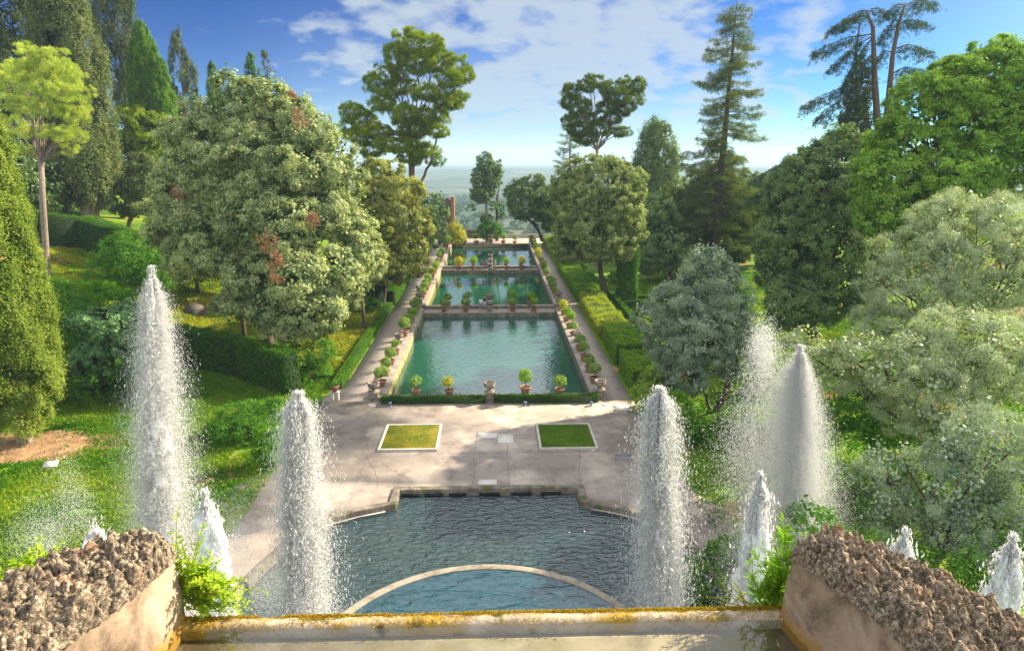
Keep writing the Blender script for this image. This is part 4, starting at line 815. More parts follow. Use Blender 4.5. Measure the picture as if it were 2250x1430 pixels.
# ------------------------------------------------------------------ trees at the far end and on the right
b = Vector(pY(1070, 496, 158)); b.z = 0
tree('cypress', 'cypress with a bare pale trunk and dense oval head at the end of the pools', b, pxells([(1066, 358, 17, 24), (1052, 395, 15, 28), (1078, 395, 17, 34, 1), (1060, 428, 22, 18), (1090, 380, 10, 26, 1), (1044, 428, 10, 14), (1034, 457, 5, 5), (1082, 453, 8, 8), (1068, 480, 10, 12, 1)], 158), M['oak_d'], leaf=.22, dens=1.1, br=.7, n2=11, n3=13, seed=40, lobe=0, trunk_r=.32, bark='bark_pale', lean=D(1069, 440, 158), fork=1.)
b = Vector(pY(1092, 496, 160)); b.z = 0
tree('cypress', 'broken bare trunk with one small dark bush of leaves at the end of the pools', b, pxells([(1100, 462, 8, 20), (1096, 380, 8, 30, 1)], 160), M['cyp_g'], leaf=.22, dens=1., br=.6, n2=9, n3=10, seed=41, trunk_r=.3, lean=D(1093, 430, 160), fork=1.)
b = Vector(pY(1075, 523, 157)); b.z = 0
shrub('round_bush', 'round dark green bush at the end of the central axis', b, pxells([(1064, 508, 15, 16), (1088, 506, 14, 17), (1075, 500, 18, 14)], 157), M['shrub'], leaf=.18, dens=1.2, br=.6, seed=42, cat='bush')
b = Vector(pY(1003, 540, 153)); b.z = 0
shrub('yellow_bush', 'tall yellow-leaved lemon bush at the far left corner of the pools', b, pxells([(1000, 505, 13, 20), (1010, 522, 15, 16), (998, 530, 12, 12)], 153), M['citrus_y'], leaf=.18, dens=1.4, br=.5, seed=43, cat='bush')
b = Vector(pY(1192, 530, 150)); b.z = 0
mb_l = [D(1192, 530, 150), D(1183, 505, 150), D(1165, 485, 150), D(1152, 475, 150)]
t = tree('leaning_oak', 'dark oak with a strongly curved leaning trunk at the end of the right path', b, pxells([(1165, 430, 48, 38), (1195, 450, 36, 50, 1), (1150, 455, 32, 28), (1135, 420, 25, 25), (1210, 480, 28, 34, 2), (1175, 400, 22, 16)], 150), M['oak_d'], leaf=.26, dens=.5, br=1.0, n2=12, n3=14, seed=44, trunk_r=.1, lean=D(1192, 520, 150), fork=1., extra_trunks=((mb_l[1], mb_l[2], .42), (mb_l[0], mb_l[1], .5), (mb_l[2], mb_l[3], .35)))
b = at_Y(1328, 92)
tree('holm_oak', 'round-headed oak with one straight dark trunk rising from the hedge, right of the pools', b, pxells([(1315, 455, 95, 105), (1280, 430, 65, 80, 1), (1360, 430, 62, 80), (1320, 390, 70, 52), (1290, 520, 72, 50, -1), (1365, 510, 48, 60, 1), (1330, 545, 48, 26, -1), (1245, 530, 34, 44, 1)], 92), M['oak_r'], leaf=.20, dens=.6, br=.9, n2=14, n3=17, seed=45, trunk_r=.36, lean=D(1318, 560, 92), fork=1., tb=.04)
b = at_Y(1425, 128)
spindle('cypress', 'broad dark blue-green cypress behind the round-headed oak', b, pY(1420, 252, 128).z, pY(1425, 600, 128).z, 5.2, M['oak_d'], leaf=.28, n1=330, br=1.2, n2=12, n3=13, seed=46, prof=[(0, .9), (.4, 1.), (.7, .8), (.88, .5), (1, .1)], gaps=.2)
b = at_Y(1374, 93)
spindle('clipped_cypress', 'dark clipped cypress column standing on the sunlit lawn', b, pY(1374, 470, 97).z, b.z-.1, 1.35, M['cyp_g'], leaf=.14, n1=330, br=.4, n2=10, n3=14, seed=47, prof=[(0, .95), (.5, 1.), (.9, .8), (1, .3)], tb=-.2, flat=(1, 1, 1.5))
# redwood
rng = np.random.default_rng(50); b = at_Y(1562, 110); topz = pY(1578, 2, 110).z; botz = pY(1562, 560, 110).z; br_ = []
zz = np.linspace(.16, .985, 190)
for q in zz:
    z = b.z+(topz-b.z)*q; x = b.x+.9*(q-.5); a = rng.uniform(0, 6.283); Lq = (8.2*(1-q)**.52+.9)*rng.uniform(.55, 1.15)
    if q > .3 and rng.random() < .25: Lq *= .5
    dz = (-.12 if q > .5 else -.28)*Lq; c_, s_ = math.cos(a), math.sin(a)
    br_.append(([(x, b.y, z), (x+c_*Lq*.3, b.y+s_*Lq*.3, z+.02*Lq), (x+c_*Lq*.65, b.y+s_*Lq*.65, z+dz*.5), (x+c_*Lq, b.y+s_*Lq, z+dz*.7+.08*Lq)], .11*(1-q)+.03))
spray_tree('redwood', 'tall conical redwood with a dark straight trunk and layered see-through branches', b, br_, M['redwood'], [([b, (b.x-.3, b.y, b.z+8), (b.x, b.y, b.z+20), (b.x+.45, b.y, topz)], [.95, .75, .5, .06])], leaf=.38, dens=13, n3=13, seed=51, wide=1.1, droop=.5, asp=.14, bark='bark', hang=.35)
b = at_Y(1550, 116)
tree('conifer', 'dense dark conifer mass around the foot of the redwood', b, pxells([(1530, 480, 60, 75), (1610, 470, 55, 70), (1565, 420, 60, 70, 2), (1500, 540, 50, 50), (1580, 545, 65, 45), (1640, 520, 30, 50), (1470, 460, 28, 60, 3)], 114), M['redwood'], leaf=.3, dens=.42, br=1.2, n2=12, n3=14, asp=.3, seed=52, trunk_r=.4, tb=-.05)
b = at_Y(1470, 108)
tree('broadleaf_tree', 'green broadleaf tree between the clipped cypress and the redwood', b, pxells([(1440, 480, 50, 60, 3), (1460, 545, 55, 45), (1425, 560, 40, 40, 1)], 106), M['oak_d'], leaf=.28, dens=.45, br=1.1, n2=12, n3=13, seed=53, trunk_r=.25, tb=.15)
# fir behind the two-headed pine
rng = np.random.default_rng(54); b = at_Y(1245, 140); topz = pY(1250, 250, 140).z; br_ = []
for q in np.linspace(.25, .98, 80):
    z = b.z+(topz-b.z)*q; a = rng.uniform(0, 6.283); Lq = (6.2*(1-q)**.7+.6)*rng.uniform(.7, 1.1); c_, s_ = math.cos(a), math.sin(a)
    br_.append(([(b.x, b.y, z), (b.x+c_*Lq*.5, b.y+s_*Lq*.5, z-.05*Lq), (b.x+c_*Lq, b.y+s_*Lq, z+.1*Lq)], .07))
spray_tree('fir', 'fir with level tiered branches below the two-headed pine', b, br_, M['redwood'], [([b, (b.x, b.y, topz)], [.4, .05])], leaf=.4, dens=9, n3=10, seed=55, wide=.7, asp=.14)
# cedar with several tall bare trunks and hanging sprays
rng = np.random.default_rng(60); YC = 82; b = at_Y(1935, YC)
def cbr(u0, v0, u1, v1, dy, sag=9, r=.09): return ([D(u0, v0, YC), D(u0*.6+u1*.4, v0*.6+v1*.4-sag, YC+dy*.4), D(u0*.25+u1*.75, v0*.25+v1*.75-sag*.6, YC+dy*.8), D(u1, v1, YC+dy)], r)
CB = [cbr(1920, 25, 1850, 45, 1), cbr(1905, 35, 1825, 65, -1), cbr(1915, 20, 1945, 35, 1), cbr(1920, 75, 1785, 115, 1), cbr(1918, 80, 1830, 150, -1.5), cbr(1920, 80, 1850, 190, 1), cbr(1925, 110, 1870, 190, -1), cbr(1925, 195, 1762, 235, 1, 22), cbr(1925, 190, 1800, 262, -2, 20), cbr(1922, 195, 1850, 265, 2), cbr(1922, 215, 1830, 300, 1),
      cbr(1965, 60, 2035, 50, 1, 12), cbr(1975, 45, 1950, 70, 1), cbr(1985, 15, 2050, 5, 1, 10), cbr(1985, 10, 1955, 30, -1), cbr(1965, 65, 1935, 90, 1), cbr(1960, 110, 2045, 115, 1, 14), cbr(1960, 115, 1925, 130, 1), cbr(1955, 165, 2030, 155, 1.5, 12), cbr(1955, 200, 2000, 180, -1, 8), cbr(1940, 260, 1800, 330, 1), cbr(1940, 250, 1870, 300, -2),
      cbr(1930, 270, 1760, 345, 2, 10), cbr(1920, 290, 1700, 370, 3, 8, .2), cbr(1900, 300, 1680, 400, 1, 14, .2), cbr(1880, 310, 1650, 395, -1, 12, .2), cbr(1870, 330, 1665, 430, 1, 12), cbr(1840, 345, 1640, 440, 2, 14), cbr(1950, 260, 2010, 270, 1), cbr(1950, 230, 1990, 250, 1)]
TR = [([b, D(1932, 330, YC), D(1922, 180, YC), D(1918, 60, YC), D(1905, 28, YC)], [.6, .42, .32, .22, .12]), ([D(1938, 360, YC), D(1952, 220, YC), D(1962, 120, YC), D(1975, 50, YC), D(1990, 8, YC)], [.45, .34, .26, .18, .1]), ([D(1930, 330, YC+1), D(1885, 230, YC+1), D(1880, 120, YC+1), D(1890, 50, YC+1)], [.3, .22, .16, .08])]
spray_tree('cedar', 'old cedar with bare reddish trunks and drooping layered boughs in the upper right', b, CB, M['cedar'], TR, leaf=.27, dens=44, n3=14, seed=61, wide=1.7, droop=1.0, asp=.18, bark='bark_red', hang=.75)
b = at_Y(1870, 84); tree('ivy_trunk', 'ivy-wrapped trunk in the middle of the cedar', b, pxells([(1880, 250, 26, 60), (1895, 180, 18, 60), (1885, 320, 32, 40)], 84), M['cyp_s'], leaf=.22, dens=.9, br=.7, n2=9, n3=11, seed=62, trunk_r=.25, limbs=False)
# dark oak, bright tree, olives
b = at_Y(1790, 70)
tree('holm_oak', 'very dark large oak between the olives on the right', b, pxells([(1800, 500, 125, 150), (1830, 370, 85, 75, 1), (1870, 320, 50, 45, 1), (1750, 430, 65, 80), (1720, 560, 60, 90, -1), (1850, 600, 90, 110, -2), (1760, 660, 80, 75, -3), (1885, 450, 55, 90)], 72), M['oak_d'], leaf=.22, dens=.5, br=1.0, n2=14, n3=16, seed=63, trunk_r=.45, tb=.12)
b = at_Y(2105, 56)
tree('camphor_tree', 'large bright green rounded broadleaf tree on the right edge', b, pxells([(2080, 250, 120, 110), (2180, 180, 110, 90, 1), (2000, 330, 95, 90), (1960, 400, 75, 70, -1), (2080, 370, 110, 90, -2), (2200, 330, 110, 110, -1), (1990, 470, 85, 60, -2), (2090, 470, 90, 70, -2), (2020, 250, 60, 60), (2260, 230, 90, 110, 2), (1930, 440, 45, 50)], 58), M['camphor'], leaf=.20, dens=.6, br=.95, n2=15, n3=17, seed=64, trunk_r=.45, flat=(1, 1, .7), wild=.6, up=.5)
b = at_Y(1590, 51)
tree('olive_tree', 'grey-green olive with a leaning dark trunk, left of the right-hand fountain', b, pxells([(1560, 620, 75, 65, 1), (1500, 680, 80, 60), (1600, 690, 65, 70), (1540, 740, 90, 70, -1), (1460, 760, 45, 50), (1600, 780, 55, 60), (1480, 660, 50, 40), (1555, 570, 35, 28, 1), (1510, 820, 60, 45, -1), (1430, 700, 35, 30)], 52), M['olive_d'], leaf=.14, dens=1.1, br=.62, n2=12, n3=24, asp=.24, sig=.38, wild=1.3, seed=65, trunk_r=.22, lean=D(1620, 800, 51), fork=1., tip=True, tb=.05, extra_trunks=((D(1560, 900, 51), D(1530, 800, 51), .16),))
def olive(u, Y, L, seed, lb, mt='olive', leaf=.13, k=1.): 
    b = at_Y(u, Y); tree('olive_tree', lb, b, pxells(L, Y), M[mt], leaf=leaf*.85, dens=1.25*k, br=.55, n2=12, n3=25, asp=.22, sig=.40, wild=1.3, lobe=2.2, seed=seed, trunk_r=.2, tip=True, core=.45, shell=(.55, 1.))
olive(2120, 42, [(2050, 560, 110, 95), (2140, 520, 110, 100, 1), (2010, 640, 110, 80, -1), (2200, 620, 110, 110), (2080, 480, 75, 60, 1), (2230, 500, 70, 80, 1), (1950, 620, 60, 60), (1950, 720, 85, 60, -1)], 66, 'highest pale silvery olive on the right, in front of the bright green tree', k=.8)
olive(2150, 33, [(2100, 760, 130, 100), (2230, 800, 110, 120), (1990, 820, 110, 90, -1), (1880, 790, 70, 55), (2060, 900, 130, 90, -2), (1770, 760, 50, 38, 1), (1830, 820, 70, 55, 1)], 67, 'wide grey-green olive behind the tall right fountain jet', 'olive', k=.9)
olive(2100, 25, [(2180, 990, 130, 100), (2050, 1060, 120, 100), (2240, 1120, 110, 110, -1), (1950, 1050, 80, 70, 1), (2110, 1180, 130, 90, -1), (1980, 1160, 80, 70)], 68, 'nearest blue-grey olive low on the right above the rough wall', 'olive_d', leaf=.11)
# ------------------------------------------------------------------ hedges and shrubs
HG = 'clipped hedges beside the right-hand path'
hedge('knee-high clipped box hedge across the front of the near pool, with a stony gap', [(-9.2, 53.35), (-.62, 53.3)], .55, .62, M['hedge_d'], .07, 520, 1, .05, z=0, tb=.15)
hedge('knee-high clipped box hedge in front of the near pool, right of the middle urn', [(.05, 53.3), (8.7, 53.25)], .55, .66, M['hedge_d'], .07, 520, 2, .05, z=0, tb=.15)
hedge('low bright clipped hedge strip edging the left path beside the sunny lawn', [(-13.6, 57), (-13.75, 72), (-13.75, 89.5)], .85, .75, M['hedge'], .08, 300, 3, .04, tb=.2)
hedge('tall dark block-shaped hedge at the left path beyond the lawn', [(-15.6, 89.5), (-14.9, 103)], 2.2, 3.4, M['hedge_d'], .12, 160, 4, .06, tb=.05)
hedge('medium clipped hedge stepping along the left path beside the middle pool', [(-13.6, 91), (-13.6, 104)], .9, 2.0, M['hedge'], .10, 220, 5, .05)
hedge('lower clipped hedge along the left path beside the middle pool, beyond a gap', [(-13.5, 105), (-13.6, 117)], .9, 1.5, M['hedge'], .11, 200, 6, .05, top=.1)
hedge('loose hedge along the far end of the left path', [(-13.7, 119), (-14, 158)], 1.3, 1.7, M['hedge_d'], .14, 130, 7, .15, top=.1, tb=.15)
a, b_ = gp(405, 800), gp(640, 888)
hedge('long tall dark leafy hedge wall behind the left lawn and the tall left jet', [(-30.0, 63.0), (-23.5, 60.5), (-17.2, 56.2)], 1.6, 3.6, M['hedge_d'], .14, 210, 8, .14, hvar=.25, tb=.12, top=.12)
hedge('broad clipped hedge block nearest the plaza on the right path', [(13.6, 55.0), (13.6, 61.3)], 3.4, 2.1, M['hedge_y'], .11, 230, 9, .08, hvar=.15, top=.12, tb=-.15)
hedge('square bright green hedge block second from the plaza on the right path', [(13.6, 63.2), (13.6, 71.8)], 3.3, 2.2, M['hedge_y'], .11, 230, 10, .08, hvar=.15, tb=-.15, top=.12)
hedge('loose pinkish-yellow shrub border in front of the single-trunk oak on the right', [(13.5, 72.6), (13.4, 90.5)], 3.2, 1.6, M['citrus_y'], .14, 170, 11, .2, hvar=.4, tb=-.4)
hedge('long shaggy green hedge along the right path beside the middle pool', [(13.4, 92.5), (13.0, 119)], 3.2, 1.7, M['hedge_y'], .14, 150, 12, .15, hvar=.3, tb=-.2)
hedge('far yellowish hedge along the right path beside the farthest pool', [(12.9, 120), (12.9, 156)], 2.2, 1.5, M['hedge_y'], .16, 110, 13, .12, hvar=.2, tb=-.05)
hedge('thin clipped hedge line running behind the shrub border on the right', [(17.2, 72), (17.0, 97)], .7, .9, M['hedge'], .1, 230, 14, .04)
hedge('low clipped box hedge crossing the right lawn, the nearer of two parallel ones', [(17.5, 88.5), (26, 88.5)], .9, .9, M['hedge'], .1, 240, 15, .04, top=.2)
hedge('low clipped box hedge crossing the right lawn, the farther of two parallel ones', [(17.5, 93.5), (27, 93.5)], .6, .6, M['hedge'], .1, 240, 16, .04)
hedge('thin hedge edging the sunny lawn behind the single-trunk oak', [(16.6, 97), (15.8, 122)], .7, .9, M['hedge'], .12, 150, 17, .04)
hedge('dark hedge on the upper left slope between the umbrella pine and the huge oak', [tuple(at_Y(90, 96))[:2], tuple(at_Y(215, 98))[:2], tuple(at_Y(360, 92))[:2]], 2.0, 4.2, M['hedge_d'], .15, 130, 18, .15, top=.3)
hedge('light-topped hedge farthest up the left slope at the foot of the giant cypress', [tuple(at_Y(225, 107))[:2], tuple(at_Y(345, 103))[:2]], 1.8, 2.6, M['hedge'], .15, 130, 19, .12, top=.2)
def shr(lb, u, Y, L, mt, leaf, br, dens, seed, name='shrub', cat='shrub', **k):
    b = at_Y(u, Y); return shrub(name, lb, b, pxells(L, Y), M[mt], leaf=leaf, br=br, dens=dens, seed=seed, cat=cat, **k)
shr('large bright green shrub mass beside the left cypress', 160, 58, [(150, 700, 60, 60), (190, 760, 75, 60), (120, 780, 45, 60), (140, 660, 40, 35, 1)], 'shrub', .15, .7, .8, 70)
shr('shrub with large pale hand-shaped leaves beside the tall left jet', 225, 56, [(230, 710, 55, 35), (260, 750, 45, 35), (225, 790, 60, 50), (280, 690, 35, 28, 1)], 'shrub_p', .26, .6, .9, 71)
shr('dark green shrub skirt at the foot of the pale-leaved shrub', 250, 55, [(220, 840, 75, 40), (150, 830, 50, 40), (290, 810, 45, 55)], 'hedge_d', .16, .6, .9, 72, tb=.2)
shr('small spreading green tree above the tip of the tall left jet', 285, 74, [(290, 570, 70, 50), (240, 600, 45, 35), (330, 600, 45, 40), (285, 540, 40, 25)], 'shrub', .18, .8, .9, 73, 'small_tree', 'tree')
shr('yellow-green bush between the umbrella pine trunk and the small tree', 200, 66, [(190, 650, 60, 25), (140, 640, 35, 25), (240, 660, 50, 20)], 'hedge', .15, .6, .9, 74)
shr('glossy dark round shrub at the corner of the sunny left lawn', 808, 88, [(805, 680, 30, 28), (790, 670, 22, 22)], 'shrub', .16, .6, 1.2, 75)
shr('loose sapling thicket on the bank left of the plaza pot', 690, 60, [(700, 770, 32, 38), (660, 790, 35, 32), (690, 830, 45, 35), (650, 840, 30, 28), (725, 850, 22, 22)], 'shrub', .15, .5, 1.0, 76, core=.2)
shr('trailing dark weeds on the bank between the lawn and the plaza', 560, 47, [(540, 930, 80, 40), (590, 960, 50, 50), (500, 960, 60, 45), (560, 1010, 60, 50), (520, 1060, 50, 35), (600, 905, 30, 25)], 'shrub', .12, .5, 1.3, 77, tb=-.12)
shr('yellow-green ivy patch over the bank edge beside the inner left jet', 575, 42, [(585, 1000, 35, 40), (560, 1050, 40, 35), (590, 960, 30, 30)], 'hedge', .11, .4, 1.8, 78, tb=.1)
shr('upright bright bush at the right end of the plaza', 1425, 51, [(1425, 870, 38, 45), (1440, 840, 30, 28)], 'citrus', .13, .45, 1.5, 79, tb=-.15)
shr('dark green bush bank below the leaning olive', 1500, 45, [(1500, 950, 60, 45), (1570, 980, 60, 60), (1540, 1040, 60, 45), (1480, 900, 40, 35), (1620, 940, 50, 50), (1600, 1050, 50, 60)], 'hedge', .13, .55, 1.2, 80, tb=-.1)
shr('grassy weeds hanging beside the right end of the rippled basin', 1570, 27, [(1560, 1260, 70, 45), (1600, 1210, 45, 30), (1540, 1310, 60, 30), (1650, 1240, 50, 60)], 'hedge', .09, .3, 3.0, 81, tb=-.1)
shr('yellow-lit bush glowing behind the leaning olive', 1660, 56, [(1660, 830, 50, 35), (1700, 790, 40, 30)], 'hedge_y', .14, .5, 1.2, 82)
shr('dark undergrowth beneath the silvery olives', 1900, 36, [(1880, 900, 100, 60), (2000, 980, 110, 60), (1750, 980, 70, 80), (1700, 1100, 80, 80), (1850, 1100, 100, 80), (2150, 1060, 120, 60)], 'shrub', .13, .6, 1.0, 83, tb=-.15)
shr('undergrowth filling the lower right corner behind the small jets', 2000, 22, [(1900, 1230, 100, 50), (2050, 1270, 110, 50), (2200, 1250, 100, 80), (1780, 1160, 60, 50)], 'shrub', .09, .45, 1.8, 84, tb=-.1)
shr('dark low bush beside the trunk on the shaded lawn', 1290, 100, [(1300, 560, 30, 14), (1350, 610, 20, 10)], 'shrub', .16, .5, 1.0, 85)
for i, (u, Y, w, hh, lb) in enumerate(((1690, 118, 40, 60, 'hazy green tree in the gap right of the redwood'), (1640, 135, 45, 60, 'soft dark tree far behind the gap right of the redwood'), (1720, 100, 50, 70, 'dark tree under the long cedar boughs'), (1500, 140, 45, 60, 'shaded tree far behind the redwood'), (1400, 145, 50, 50, 'shaded tree far behind the clipped cypress'), (1240, 150, 30, 40, 'shaded tree behind the leaning oak'))):
    b = at_Y(u, Y); v = 440 if i != 0 else 470
    tree('broadleaf_tree', lb, b, pxells([(u, v, w, hh), (u+20, v+50, w*.8, hh*.6), (u-22, v+40, w*.7, hh*.6)], Y), M[('cyp', 'oak_d')[i % 2]], leaf=.32, dens=.34, br=1.2, n2=11, n3=12, seed=90+i, trunk_r=.3)
b = gp(430, 686); mb = MB(); rng = np.random.default_rng(3); mb.lathe([(1.5, -.2), (1.35, .3), (.9, .8), (.35, 1.1), (.02, 1.2)], 18); o = mb.obj('rock', M['tuff'], None, True); o.location = b
v = np.array([tuple(q.co) for q in o.data.vertices]); v *= (1+.35*(fbm(v[:, 0]*1.2, v[:, 1]*1.2, v[:, 2]*1.5, seed=4)-.5))[:, None]; o.data.vertices.foreach_set('co', v.astype(np.float32).ravel()); tag(o, 'dark low rock on the shaded lawn beneath the holm oaks', 'rock')
# lawn grass (nobody could count it)
EC = gp(40, 985)
k = 60; rr_ = np.linspace(0, 1, 14); aa = np.linspace(0, 6.2832, k, endpoint=False)
X = EC.x+6.6*rr_[:, None]*np.cos(aa)*(1+.25*np.sin(aa*3)); Y = EC.y+3.2*rr_[:, None]*np.sin(aa)*(1+.2*np.cos(aa*2)); ii = np.arange(14*k).reshape(14, k); jj = np.roll(ii, -1, 1)
S(np_obj('bare_earth', np.stack([X, Y, height(X, Y)+.035], -1).reshape(-1, 3), [np.stack([ii[:-1], ii[1:], jj[1:], jj[:-1]], -1).reshape(-1, 4)], M['earth'], None, None, True))
def lawn(x0, x1, y0, y1, n, seed, mat, l0=.10, l1=.26):
    rng = np.random.default_rng(seed); x = rng.uniform(x0, x1, n); y = rng.uniform(y0, y1, n); ok = (vnoise(x*.9, y*.9, seed=seed) > .10) & (rng.random(n) < .04+sstep(.7, 1.15, np.hypot((x-EC[0])/6, (y-EC[1])/2.9)+(fbm(x*.6, y*.6, seed=5)-.47)*.6)); x, y = x[ok], y[ok]; n = len(x); z = height(x, y)
    c = np.stack([x, y, z], -1); d = unit(rng.normal(size=(n, 3))*[.5, .5, .2]+[0, 0, .8]); b = unit(np.cross(d, rng.normal(size=(n, 3)))); l = rng.uniform(l0, l1, (n, 1)); w = l*.32
    V = np.concatenate([c-b*w, c+b*w, c+d*l]); T = np.stack([np.arange(n), np.arange(n)+n, np.arange(n)+2*n], -1)
    tn = np.clip(fbm(x*.35, y*.35, seed=seed+2)*1.7-.4+rng.normal(size=n)*.16, 0, 1); o = np_obj('lawn_grass', V, [T], mat, None, tn); tag(o, kind='stuff'); return o
lg = leafmat('lawn_blades', (.045, .15, .008), (.22, .30, .02), .35); lg2 = leafmat('dry_lawn_blades', (.10, .17, .01), (.42, .36, .04), .35)
tag(lawn(-48, -14.2, 28, 62, 170000, 1, lg), 'short bright green lawn grass on the left slope', 'grass')
tag(lawn(-60, -14.2, 62, 100, 90000, 2, lg2, .14, .34), 'dry yellowish lawn grass under the holm oaks', 'grass')
tag(lawn(12, 50, 30, 110, 110000, 3, lg, .12, .3), 'lawn grass of the right-hand garden', 'grass')
# ------------------------------------------------------------------ urns
def make_urn(h_ped=.75):
    t = empty('stone_urn', (0, 0, 0), 'x', 'urn')
    mb = MB(); mb.box(-.42, .42, -.42, .42, -.1, .10); mb.box(-.33, .33, -.33, .33, .10, h_ped-.1); mb.box(-.40, .40, -.40, .40, h_ped-.1, h_ped); bevel(mb.obj('pedestal', M['urn'], t), .02)
    mb = MB(); z = h_ped; mb.lathe([(.27, z), (.27, z+.05), (.15, z+.10), (.13, z+.17), (.20, z+.21)], 20); mb.obj('foot', M['urn'], t, True)
    mb = MB(); mb.lathe([(.15, z+.20), (.33, z+.27), (.44, z+.40), (.43, z+.50)], 36, flute=.045, nf=14); mb.lathe([(.43, z+.50), (.37, z+.53), (.36, z+.57), (.44, z+.62), (.46, z+.66), (.44, z+.69), (.37, z+.68), (.34, z+.60), (.30, z+.50), (.02, z+.46)], 36); mb.obj('bowl', M['urn'], t, True)
    return t
urn0 = make_urn(); used = [False]
def copy_tree(o, parent=None):
    c = o.copy(); COL.objects.link(c); c.parent = parent
    for ch in list(o.children): copy_tree(ch, c)
    return c
def urn(x, y, z, label, s=1., rz=0):
    o = urn0 if not used[0] else copy_tree(urn0); used[0] = True
    o.location = (x, y, z); o.rotation_euler = (0, 0, rz); o.scale = (s, s, s); o['label'] = label; o['group'] = 'stone urns round the pools'
XPL, XPR = XL-.72, XR+.62
urn(XPL-.25, 54.0, .0, 'stone urn on a pedestal at the front left corner of the near pool', 1.1); urn(-.3, 53.75, .0, 'stone urn in the middle of the front box hedge', 1.1); urn(XPR+.15, 54.0, .0, 'stone urn on a pedestal at the front right corner of the near pool', 1.1)
urn(XPL-.3, 70.3, .0, 'dark stone urn halfway along the left parapet of the near pool'); urn(XPR+.2, 70.0, .0, 'dark stone urn halfway along the right parapet of the near pool')
urn(XPL-.2, 86.4, .1, 'stone urn at the left end of the nearest crosswalk, the nearer of two'); urn(XPL-.1, 89.6, .3, 'stone urn at the left end of the nearest crosswalk, the farther and taller of two', 1.15)
urn(XPR+.2, 86.6, .1, 'stone urn at the right end of the nearest crosswalk, the nearer of two'); urn(XPR+.1, 90, .3, 'stone urn at the right end of the nearest crosswalk, the farther and taller of two', 1.15)
urn(-.35, 86.4, .0, 'stone urn at the middle of the nearest crosswalk, the nearer one'); urn(-.35, 88.5, .25, 'stone urn at the middle of the nearest crosswalk, the farther and taller one', 1.15)
urn(XPL-.2, 104.5, .0, 'dark stone urn halfway along the left parapet of the middle pool'); urn(XPR+.2, 104.5, .0, 'dark stone urn halfway along the right parapet of the middle pool')
urn(XPL-.1, 119, .1, 'stone urn at the left end of the second crosswalk, the nearer of two'); urn(XPL-.1, 121.8, .3, 'stone urn at the left end of the second crosswalk, the farther of two')
urn(XPR+.1, 119, .1, 'stone urn at the right end of the second crosswalk, the nearer of two'); urn(XPR+.1, 122, .3, 'stone urn at the right end of the second crosswalk, the farther of two')
urn(-.35, 118.9, -.3, 'lowest of three stone urns lined up in the middle of the second crosswalk'); urn(-.35, 120.6, .25, 'middle one of three stone urns lined up on the second crosswalk'); urn(-.35, 122, .9, 'highest of three stone urns lined up on the second crosswalk')
urn(XPL-.1, 137, .0, 'dark stone urn halfway along the left parapet of the farthest pool'); urn(XPR+.1, 137, .0, 'dark stone urn halfway along the right parapet of the farthest pool')
urn(XPL+.1, 154, .2, 'stone urn at the far left corner of the farthest pool', 1.25); urn(-.35, 154.2, .2, 'stone urn behind the middle of the farthest pool', 1.35); urn(XPR-.1, 154, .2, 'stone urn at the far right corner of the farthest pool', 1.25)
# ------------------------------------------------------------------ potted lemon trees
def make_potted(seed, mat, r=.52, lumpy=1., tall=0.):
    rng = np.random.default_rng(seed); t = empty('potted_lemon_tree', (0, 0, 0), 'x', 'potted tree')
    mb = MB(); mb.lathe([(.24, 0), (.26, .02), (.33, .38), (.35, .44)], 28); mb.lathe([(.35, .44), (.43, .45), (.45, .50), (.43, .55), (.37, .55), (.34, .50)], 28); p = mb.obj('pot', M['terra'], t, True)
    mb = MB(); mb.lathe([(.35, .46), (.2, .49), (.01, .50)], 16); mb.obj('soil', M['soil'], t, True)
    z = .5+.38+tall; c = Vector((rng.normal()*.05, rng.normal()*.05, z+r*.72)); ells = [(c.x, c.y, c.z, r*.85, r*.85, r*.72)]
    for k in range(6):
        d = unit(rng.normal(size=3)); ells.append((c.x+d[0]*r*.55*lumpy, c.y+d[1]*r*.55*lumpy, c.z+abs(d[2])*r*.35-.02, r*.42, r*.42, r*.36))
    P, O = ell_blobs(rng, ells, 16); Lv = Leaves(); blobs_to_leaves(Lv, rng, P, O, .13*rng.uniform(.7, 1.3, len(P)), 5, 7, .105, .5, sig=.5, up=.5); Lv.obj('crown', mat, t)
    mb = MB(); f = Vector((c.x*.6, c.y*.6, z-.02)); mb.tube([(0, 0, .45), f*.5+Vector((.02, 0, .3)), f], [.035, .028, .024], 7)
    for e in ells[1:]: limb(mb, f, e[:3], .018, .006, rng, .1, 5)
    mb.obj('trunk', M['bark'], t, True); return t
protos = [(make_potted(1, M['citrus']), 'green round-headed'), (make_potted(2, M['citrus'], .46, 1.2), 'small green'), (make_potted(3, M['citrus_y'], .5), 'yellow-leaved'), (make_potted(4, M['citrus'], .6, .9), 'bushy green'), (make_potted(5, M['hedge_y'], .5, 1.1, .08), 'lime')]
pu = [False]*5; ORD = ['first', 'second', 'third', 'fourth', 'fifth', 'sixth', 'seventh', 'eighth', 'ninth', 'tenth', 'eleventh', 'twelfth']
prng = np.random.default_rng(12)
def potted(x, y, z, k, where, s=1.):
    o, ad = protos[k]
    if pu[k]: o = copy_tree(o)
    pu[k] = True; o.location = (x, y, z); o.rotation_euler = (0, 0, prng.uniform(0, 6.28)); q = s*prng.uniform(.86, 1.12); o.scale = (q, q, q*prng.uniform(.9, 1.12)); o.rotation_euler = (prng.normal()*.03, prng.normal()*.03, prng.uniform(0, 6.28))
    o['label'] = f'{ad} potted tree, {where}'; o['group'] = 'potted lemon trees round the pools'
def row(x, Ys, kinds, where, s=1., z=.45):
    for i, (y, k) in enumerate(zip(Ys, kinds)): potted(x, y, z, k, f'{ORD[i]} from front {where}', s)
